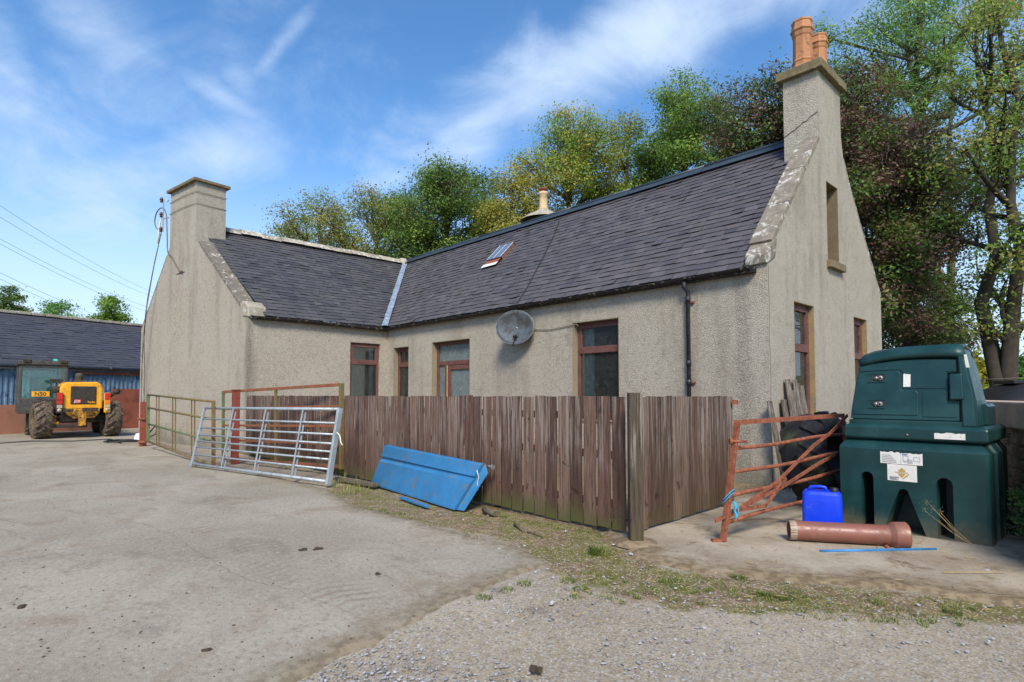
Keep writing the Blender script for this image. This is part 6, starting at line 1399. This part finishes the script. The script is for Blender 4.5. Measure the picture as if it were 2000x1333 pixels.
for i, (px, top, wd, D, lb_, mt) in enumerate(((12, 560, 50, 44, 'narrow dark green tree behind the barn at the left edge', L_DARK), (38, 600, 30, 46, 'thin twiggy sapling behind the barn ridge', L_OLIVE), (105, 583, 80, 44, 'rounded pale green tree in the middle behind the barn', L_ASH), (213, 575, 66, 42, 'twin-topped green tree behind the barn near the gable', L_GREEN))):
    tree('small_tree', lb_, px, D, top, wd, 5 if wd > 40 else 3, mt, leaf=.10, nclus=80 if wd > 40 else 20, nleaf=60, seed=30 + i, trunk_r=.14, crown0=.6, csize=.55)
# bushes and scrub beyond the wall on the right
def bush(name, label, px, D, top, wpx, mats, seed, n=200, leaf=.1, z0=0.0, group=None, nl=50):
    rg = np.random.default_rng(seed); c = dep(px, 760, D); Rr = wpx / 2 / F * D; topz = dep(px, top, D).z; t = thing(name, label, 'bush', (c.x, c.y, z0), group)
    d = rg.normal(size=(n, 3)); d /= np.linalg.norm(d, axis=1)[:, None]; d[:, 2] = np.abs(d[:, 2]); rr = rg.uniform(.3, 1, (n, 1)) ** .5; P_ = np.array([c.x, c.y, z0]) + d * rr * np.array([Rr, Rr, (topz - z0)]) * (1 + .12 * np.sin(d[:, :1] * 9 + seed))
    segs = [(np.stack([np.array([c.x, c.y, z0]), (np.array([c.x, c.y, z0]) + p) / 2 + rg.normal(size=3) * .1, p]), [.03, .02, .006]) for p in P_[:60]]
    Tv, Tf = tubes_np(segs, 4); mesh_np('stems', Tv, Tf, BARK, t, (c.x, c.y, z0)); idx = np.repeat(np.arange(n), nl); cs = Rr * .16
    C_ = P_[idx] + rg.normal(size=(len(idx), 3)) * cs; q, f = leaf_quads(C_, leaf, rg); cl_ = rg.normal(0, .2, n); rn = np.clip(.5 + cl_[idx] + rg.normal(0, .12, len(idx)), 0, 1)
    mesh_np('foliage', q, f, mats, t, (c.x, c.y, z0), rn, False); return t
bush('bush', 'yellow-green bush beyond the wall, just left of the dark trunk', 1905, 26, 688, 90, L_YEL, 41, 260, .13, 0, 'bushes beyond the stone wall')
bush('bush', 'mid-green bush beyond the wall, right of the dark trunk', 1985, 28, 690, 110, L_ASH, 42, 260, .13, 0, 'bushes beyond the stone wall')
bush('bush', 'broad pale bush at the right edge beyond the wall', 2080, 30, 680, 150, L_YEL, 43, 260, .14, 0, 'bushes beyond the stone wall')
bush('weed_clump', 'leafy green weeds at the foot of the stone wall, right edge', 1990, 5.9, 950, 60, L_ASH, 44, 90, .022, 0, None, 30)
# far wood
rg = np.random.default_rng(50); n = 9000; px = rg.uniform(-100, 2400, n); P_ = np.array([tuple(dep(p, 760, d)) for p, d in zip(px, rg.uniform(75, 110, n))]); P_[:, 2] = rg.uniform(0, 1, n) ** .8 * (4.5 + 2 * np.sin(px * .013) + 1.5 * np.sin(px * .037))
q, f = leaf_quads(P_, .9, rg, aspect=.7); o = mesh_np('distant_wood', q, f, L_DARK, None, (0, 0, 0), np.clip(rg.normal(.5, .25, n), 0, 1), False); stuff(o, 'low distant wood along the horizon beyond the fields', 'wood')

# ------------------------------------------------------------------ small ground things
STONES = MT('loose_stones', .9, 0, .3); STONES.color(STONES.mix(STONES.attr(), lin((104, 98, 92)), lin((174, 174, 176)))); STONES.bump(STONES.noise(60, 3), .3, .004); STONES = STONES.m
mb = MB(); rg = random.Random(77)
ico = [(0, 0, -1), (.72, -.53, -.45), (-.28, -.85, -.45), (-.89, 0, -.45), (-.28, .85, -.45), (.72, .53, -.45), (.28, -.85, .45), (-.72, -.53, .45), (-.72, .53, .45), (.28, .85, .45), (.89, 0, .45), (0, 0, 1)]
icf = [(0, 1, 2), (1, 0, 5), (0, 2, 3), (0, 3, 4), (0, 4, 5), (1, 5, 10), (2, 1, 6), (3, 2, 7), (4, 3, 8), (5, 4, 9), (1, 10, 6), (2, 6, 7), (3, 7, 8), (4, 8, 9), (5, 9, 10), (6, 10, 11), (7, 6, 11), (8, 7, 11), (9, 8, 11), (10, 9, 11)]
def pebble(p, s, c):
    a = rg.uniform(0, 6.3); sx_, sy_, sz_ = s * rg.uniform(.8, 1.4), s * rg.uniform(.6, 1), s * rg.uniform(.35, .7); ca, sa = math.cos(a), math.sin(a)
    vs = []
    for x, y, z in ico:
        j = rg.uniform(.8, 1.15); x, y, z = x * sx_ * j, y * sy_ * j, z * sz_ * j; vs.append(p + V((x * ca - y * sa, x * sa + y * ca, z + sz_ * .25)))
    mb.add(vs, icf, c)
yardN = np.array(yard)
def in_yard(p): return polymask([tuple(a) for a in yard], np.array([p.x]), np.array([p.y]))[0]
cnt = 0
while cnt < 5200:
    px, py = rg.uniform(540, 2050), 1120 + 260 * rg.random() ** .8; p = gz(px, py)
    dens = max(0, noise.noise(V((p.x * 1.1, p.y * 1.1, 8))) * 1.5 + .42); 
    if px > 1150: dens *= max(.06, 1 - (px - 1150) / 420)
    if rg.random() > dens: cnt += .2; continue
    if in_yard(p) > -.01: cnt += .05; continue
    p.z = -.016; s = .003 + .011 * rg.random() ** 2.6; pebble(p, s, min(1, max(0, rg.gauss(.58, .25)))); cnt += 1
for _ in range(420):
    p = gz(rg.uniform(650, 2000), rg.uniform(985, 1200)); 
    if in_yard(p) > 0 or p.y > 4.6 and p.x < -3.4: continue
    p.z = -.01; pebble(p, .006 + .012 * rg.random() ** 3, rg.random())
for px, py, s in ((1108, 0, 0), (1232, 1082, .022), (1212, 1043, .02), (1105, 1037, .02), (1198, 1063, .018), (1024, 1066, .015), (975, 1072, .015), (1078, 1178, .024), (1930, 1115, .03), (1965, 1103, .02), (1320, 1148, .014), (905, 1015, .02), (1850, 1112, .012)):
    if s: p = gz(px, py); p.z = -.005; pebble(p, s, .95)
stuff(mb.build('gravel_stones', STONES, recalc=False), 'loose grey and white gravel stones scattered over the track', 'gravel')
# crumbs / grit on the concrete
mb = MB()
for _ in range(260):
    p = gz(rg.uniform(0, 1060), 900 + 430 * rg.random()); 
    if in_yard(p) < .05: continue
    p.z = .002; pebble(p, .004 + .006 * rg.random() ** 2, rg.uniform(0, .35))
GRIT = simple('grit', (88, 76, 66), .95); stuff(mb.build('dirt_crumbs', GRIT, recalc=False), 'dark dirt crumbs scattered on the concrete yard', 'dirt')
DUNG = simple('dung', (66, 54, 42), .95, 0, .3, 20, .8)
for k, (px, py, s, lb_) in enumerate(((592, 1075, .05, 'dark dung pat, left one of the touching pair on the slab'), (618, 1073, .05, 'dark dung pat, right one of the touching pair on the slab'), (736, 1122, .035, 'single dark dropping on the slab right of the pair'), (1045, 1307, .045, 'dark dropping on the pale gravel near the bottom edge'), (404, 1270, .035, 'small dark dropping low on the concrete slab, left of centre'), (42, 1186, .04, 'flat dark dropping near the left edge of the slab'))):
    mb = MB(); p = gz(px, py); 
    for _ in range(4): q = p + V((rg.uniform(-.6, .6) * s, rg.uniform(-.4, .4) * s, -.002)); pebble(q, s * .62, .2)
    tag(mb.build('dropping', DUNG, recalc=False), lb_, 'dropping', 'dark droppings on the ground')
# straw and twigs
mb = MB(); STRAW = simple('straw', (176, 150, 104), .9)
for _ in range(240):
    px, py = rg.uniform(700, 2000), rg.uniform(985, 1215); p = gz(px, py); 
    if in_yard(p) > 0 or (p.y > 4.55 and p.x < -3.3): continue
    a = rg.uniform(0, 3.1); l = rg.uniform(.02, .09); z = .012 if p.y > 4.6 else -.002; p.z = z; mb.tube([p, p + V((math.cos(a) * l, math.sin(a) * l, .006))], .0022, 4, caps=False)
stuff(mb.build('straw_litter', STRAW, recalc=False), 'bits of straw and twig littered over the verge', 'straw')
for (a, b, r, lb_) in (((1148, 1018), (1158, 1038), .016, 'short broken stick lying on the mossy verge'), ((1225, 1038), (1262, 1052), .006, 'thin twig lying on moss right of the broken stick'),):
    mb = MB(); A, B = gz(*((1005, 1026) if r > .01 else (1030, 1040))), gz(*((1022, 1038) if r > .01 else (1060, 1050))); A.z = B.z = .005; mb.tube([A, A.lerp(B, .5) + V((0, 0, .006)), B], r, 7); tag(mb.build('stick', OLDW), lb_, 'stick')
mb = MB(); A, B = gz(1843, 1118, .02), gz(1962, 1118, .02); mb.tube([A, A.lerp(B, .5), B], .0035, 5); tag(mb.build('stick', STRAW), 'long thin pale stick on the dirt right of the tank', 'stick')
# grass tufts
GB = leaves('grass_blades', (56, 70, 28), (82, 98, 38), (140, 134, 76), .3)
mb = MB()
def tuft(p, n, h, spread, cc=.5):
    for _ in range(n):
        a = rg.uniform(0, 6.3); r = spread * rg.random() ** .5; b = p + V((math.cos(a) * r, math.sin(a) * r, 0)); l = h * rg.uniform(.5, 1.2); ben = rg.uniform(.2, .8); a2 = a + rg.gauss(0, .8); d = V((math.cos(a2), math.sin(a2), 0)); w = V((-d.y, d.x, 0)) * rg.uniform(.0015, .0035)
        m1 = b + d * l * ben * .35 + V((0, 0, l * .6)); tp = b + d * l * ben + V((0, 0, l * (1 - ben * .35)))
        mb.add([b - w, b + w, m1 + w * .8, m1 - w * .8, tp], [(0, 1, 2, 3), (3, 2, 4)], min(1, max(0, rg.gauss(cc, .2))))
def T2(px, py, n, h, sp, cc=.5): p = gz(px, py); p.z = -.02; tuft(p, n, h, sp, cc)
T2(1165, 1080, 190, .10, .07, .35); T2(1180, 1085, 60, .12, .05, .7)
for px, py in ((945, 1165), (988, 1152), (1025, 1138), (1110, 1133), (1135, 1148)): T2(px, py, 80, .035, .06, .4)
for _ in range(190):
    px = rg.uniform(1080, 1900); py = 1110 + (px - 1080) * .075 + rg.uniform(0, 55); T2(px, py, rg.randint(6, 30), rg.uniform(.012, .03), rg.uniform(.02, .07), rg.uniform(.3, .8))
for px, py in ((1500, 1160), (1520, 1164), (1560, 1160), (1480, 1157), (1545, 1168), (1440, 1122), (1445, 1126), (1860, 1192), (1705, 1172)): T2(px, py, 70, .03, .06, .35)
for _ in range(60):
    px = rg.uniform(705, 1210); py = 1000 + max(0, (px - 900)) * .22 + rg.uniform(-18, 40); T2(px, py, rg.randint(10, 40), rg.uniform(.012, .035), rg.uniform(.02, .07), rg.uniform(.3, .8))
for px in range(650, 735, 9): T2(px + rg.uniform(-3, 3), 950 + rg.uniform(-8, 14), 26, rg.uniform(.05, .2), .06, .75)
for px in range(960, 1210, 7): T2(px, 1003 + (px - 960) * .17 + rg.uniform(-2, 6), 12, .03, .04, .5)
for px in (470, 500, 530, 560, 600, 630): T2(px, 898 + (px - 470) * .17, 25, .05, .12, .6)
stuff(mb.build('grass', GB, recalc=False), 'short grass and weeds growing along the verge and fence foot', 'grass')
# dry weed stalk against the tank
mb = MB(); A = gz(1905, 1068)
tips = [T(.80, -.12, .42), T(.84, -.10, .36), T(.9, -.1, .33), T(.78, -.14, .34), T(.88, -.12, .26), T(.95, -.1, .22)]
for tp in tips: mb.tube([A, A.lerp(tp, .5) + V((0, 0, -.05)), tp - V((0, 0, .05))], [.002, .0015, .001], 4, caps=False)
rgn = random.Random(2)
for tp in tips[:4]:
    for _ in range(16): q = tp + V((rgn.gauss(0, .014), rgn.gauss(0, .014), rgn.gauss(-.05, .02))); mb.add([q, q + V((.005, 0, .003)), q + V((.003, .003, .008))], [(0, 1, 2)])
tag(mb.build('dry_weed', STRAW, recalc=False), 'pale dry weed stalk leaning across the right foot of the tank', 'weed')

for o in bpy.data.objects:
    if '_loc' in o: del o['_loc']
